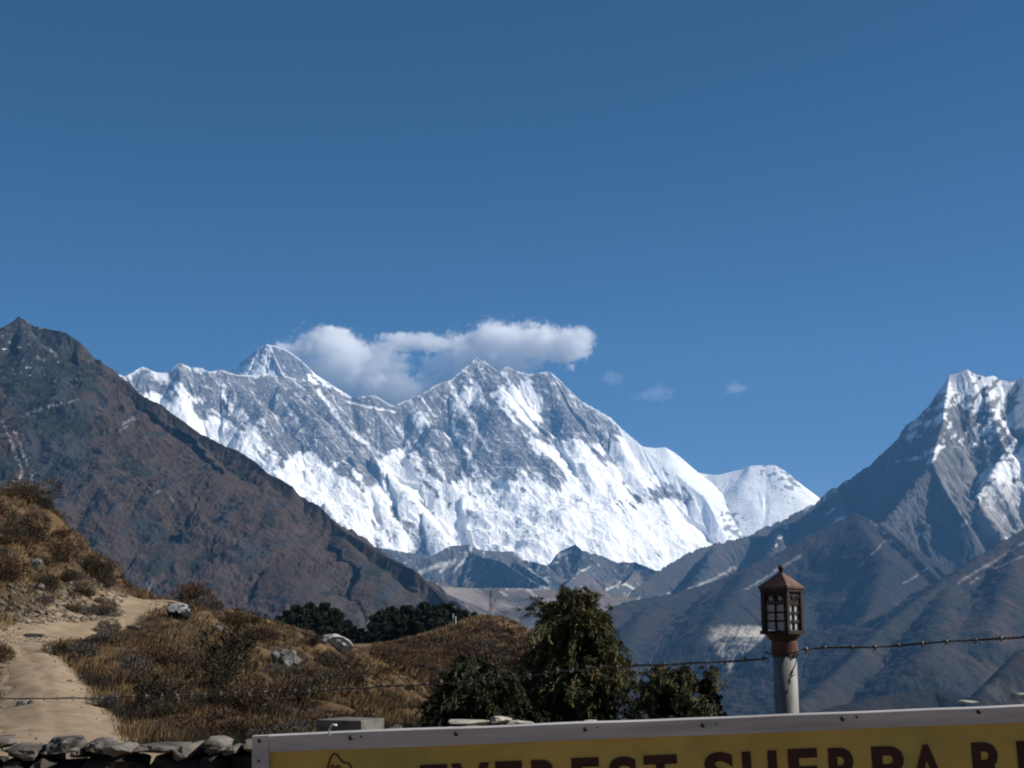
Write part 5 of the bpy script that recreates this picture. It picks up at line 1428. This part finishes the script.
# lettering, printed on the cloth
m_print = proc_mat('dark_red_print', (.035, .015, .012), (.050, .022, .017), scale=9, rough=.7, bump=0, spec=.2)
inv = RM.inverted()
def to_sign(px, py):
    # intersect the view ray with the banner plane y = YS
    v = inv @ (Vector(P(px, py, YS)) - o_); return v.x, v.z
def cloth_y(x, z):
    fx_ = np.clip((x - xs[0]) / (xs[1] - xs[0]), 0, nx_ - 1.001); fz_ = np.clip((z - zs[0]) / (zs[1] - zs[0]), 0, nz_ - 1.001)
    i = fz_.astype(int); j = fx_.astype(int); a = fz_ - i; b = fx_ - j
    return (YYc[i, j] * (1 - b) + YYc[i, j + 1] * b) * (1 - a) + (YYc[i + 1, j] * (1 - b) + YYc[i + 1, j + 1] * b) * a
def glyph_mesh(ch):
    cu = bpy.data.curves.new('t', 'FONT'); cu.body = ch; cu.size = 1; cu.offset = .034; cu.resolution_u = 6; cu.fill_mode = 'FRONT'
    to = bpy.data.objects.new('t', cu); COL.objects.link(to)
    dg = bpy.context.evaluated_depsgraph_get(); me = bpy.data.meshes.new_from_object(to.evaluated_get(dg))
    bpy.data.objects.remove(to); bpy.data.curves.remove(cu)
    bm = bmesh.new(); bm.from_mesh(me); bmesh.ops.triangulate(bm, faces=bm.faces[:])
    bm.to_mesh(me); bm.free()
    return me
LH = 44.0
letters = [('E',420,449,765),('V',451,491,763.5),('E',495,524,761.5),('R',531,563,760),('E',571,601,758),('S',608,639,757),('T',643,679,755.5),
           ('S',703,736,752.5),('H',741,779,751.5),('E',787,820,749),('R',827,864,748),('P',870,906,746.5),('A',907,947,745),
           ('R',970,1009,742.5),('E',1015,1046,741)]
cache = {}
for ch, x0, x1, yt in letters:
    if ch not in cache: cache[ch] = glyph_mesh(ch)
    me = cache[ch].copy(); me.name = 'letter'
    co = np.empty(len(me.vertices) * 3); me.vertices.foreach_get('co', co); co = co.reshape(-1, 3)
    mn = co.min(0); mxx = co.max(0)
    ax_, az_ = to_sign(x0, yt); bx_, bz_ = to_sign(x1, yt + LH)
    u = (co[:, 0] - mn[0]) / (mxx[0] - mn[0]); v = (co[:, 1] - mn[1]) / (mxx[1] - mn[1])
    X_ = ax_ + u * (bx_ - ax_); Z_ = bz_ + v * (az_ - bz_)
    Y_ = cloth_y(X_, Z_) - .0022
    me.vertices.foreach_set('co', np.stack([X_, 0 * X_, Z_], -1).ravel()); me.update()
    bm = bmesh.new(); bm.from_mesh(me)
    for axis, lo_, hi_ in ((0, X_.min(), X_.max()), (2, Z_.min(), Z_.max())):
        for q in np.arange(lo_ + .012, hi_, .012):
            pc = [0, 0, 0]; pn = [0, 0, 0]; pc[axis] = q; pn[axis] = 1
            bmesh.ops.bisect_plane(bm, geom=bm.verts[:] + bm.edges[:] + bm.faces[:], plane_co=pc, plane_no=pn)
    for v in bm.verts: v.co.y = float(cloth_y(np.array([v.co.x]), np.array([v.co.z]))[0]) - .003
    bm.to_mesh(me); bm.free(); me.materials.clear(); me.materials.append(m_print)
    obj('letter', me, sign)
# outline drawing of a mountain at the left
m_line = proc_mat('red_brown_print', (.085, .030, .014), (.10, .036, .018), scale=9, rough=.7, bump=0, spec=.2)
def flat_line(pts, w):
    P_ = np.array([to_sign(*p) for p in pts]); mb_v = []; mb_f = []
    t = np.linspace(0, len(P_) - 1, (len(P_) - 1) * 6 + 1); Q = np.stack([np.interp(t, range(len(P_)), P_[:, i]) for i in (0, 1)], -1)
    k = 5; Q = np.stack([np.convolve(np.pad(Q[:, i], 2, 'edge'), np.ones(k) / k, 'valid') for i in (0, 1)], -1)
    T = np.gradient(Q, axis=0); T = unit(T); N2 = np.stack([-T[:, 1], T[:, 0]], -1) * w
    A_ = Q + N2; B_ = Q - N2
    V = np.concatenate([np.stack([A_[:, 0], cloth_y(A_[:, 0], A_[:, 1]) - .0022, A_[:, 1]], -1), np.stack([B_[:, 0], cloth_y(B_[:, 0], B_[:, 1]) - .0022, B_[:, 1]], -1)])
    n_ = len(Q); return V, [(i, i + 1, n_ + i + 1, n_ + i) for i in range(n_ - 1)]
mb = MB()
for ln in ([(320,800),(325,780),(328,767),(331,757),(334.5,753),(338,755),(341,760),(345,763),(348,762.5),(351,766),(354,774),(360,790),(366,800)],
           [(330,770),(332,765),(334,766),(336,770),(338,765),(341,768),(343,776)], [(346,776),(349,770),(352,778)]):
    mb.add(*flat_line(ln, .0032))
mb.build('mountain_drawing', m_line, sign)
# screws
m_screw = proc_mat('dark_screw', (.02, .02, .022), (.05, .045, .04), scale=30, rough=.6, metal=.4, bump=0)
for px, py, r_ in [(261,740.5,.0075),(260,760.5,.005),(351.5,737.5,.0085),(362,736,.004),(456.5,733.5,.0080),(585,729,.0080),(597,727,.003),(702,725,.0080),(715,724,.003),(841,718.5,.0085),(855,716.5,.0045),(976.5,711.5,.0085)]:
    x_, z_ = to_sign(px, py); mb = MB()
    mb.tube([(x_, -.0245, z_), (x_, -.0275, z_), (x_, -.0300, z_)], [r_, r_ * .95, r_ * .6], 12); mb.build('screw', m_screw, sign)
# bent nail in the top rail
hk = []
for px, py in [(330.5,735.5),(330.5,729),(331.5,726),(334,724.2),(338,725)]:
    x_, z_ = to_sign(px, py); hk.append((x_, -.030, z_))
m_nail = proc_mat('bright_nail', (.50, .50, .48), (.70, .70, .67), scale=20, rough=.4, metal=.3, bump=0)
mb = MB(); mb.tube(hk, [.0038] * 5, 8); mb.build('bent_nail', m_nail, sign, True)
# two legs that hold the frame up
for x_ in (.35, W_S - .4):
    mb = MB(); mb.box((x_, .045, -H_S / 2 - .35), (.028, .018, H_S / 2 + .33)); mb.build('leg', m_frame, sign, bevel=.003)
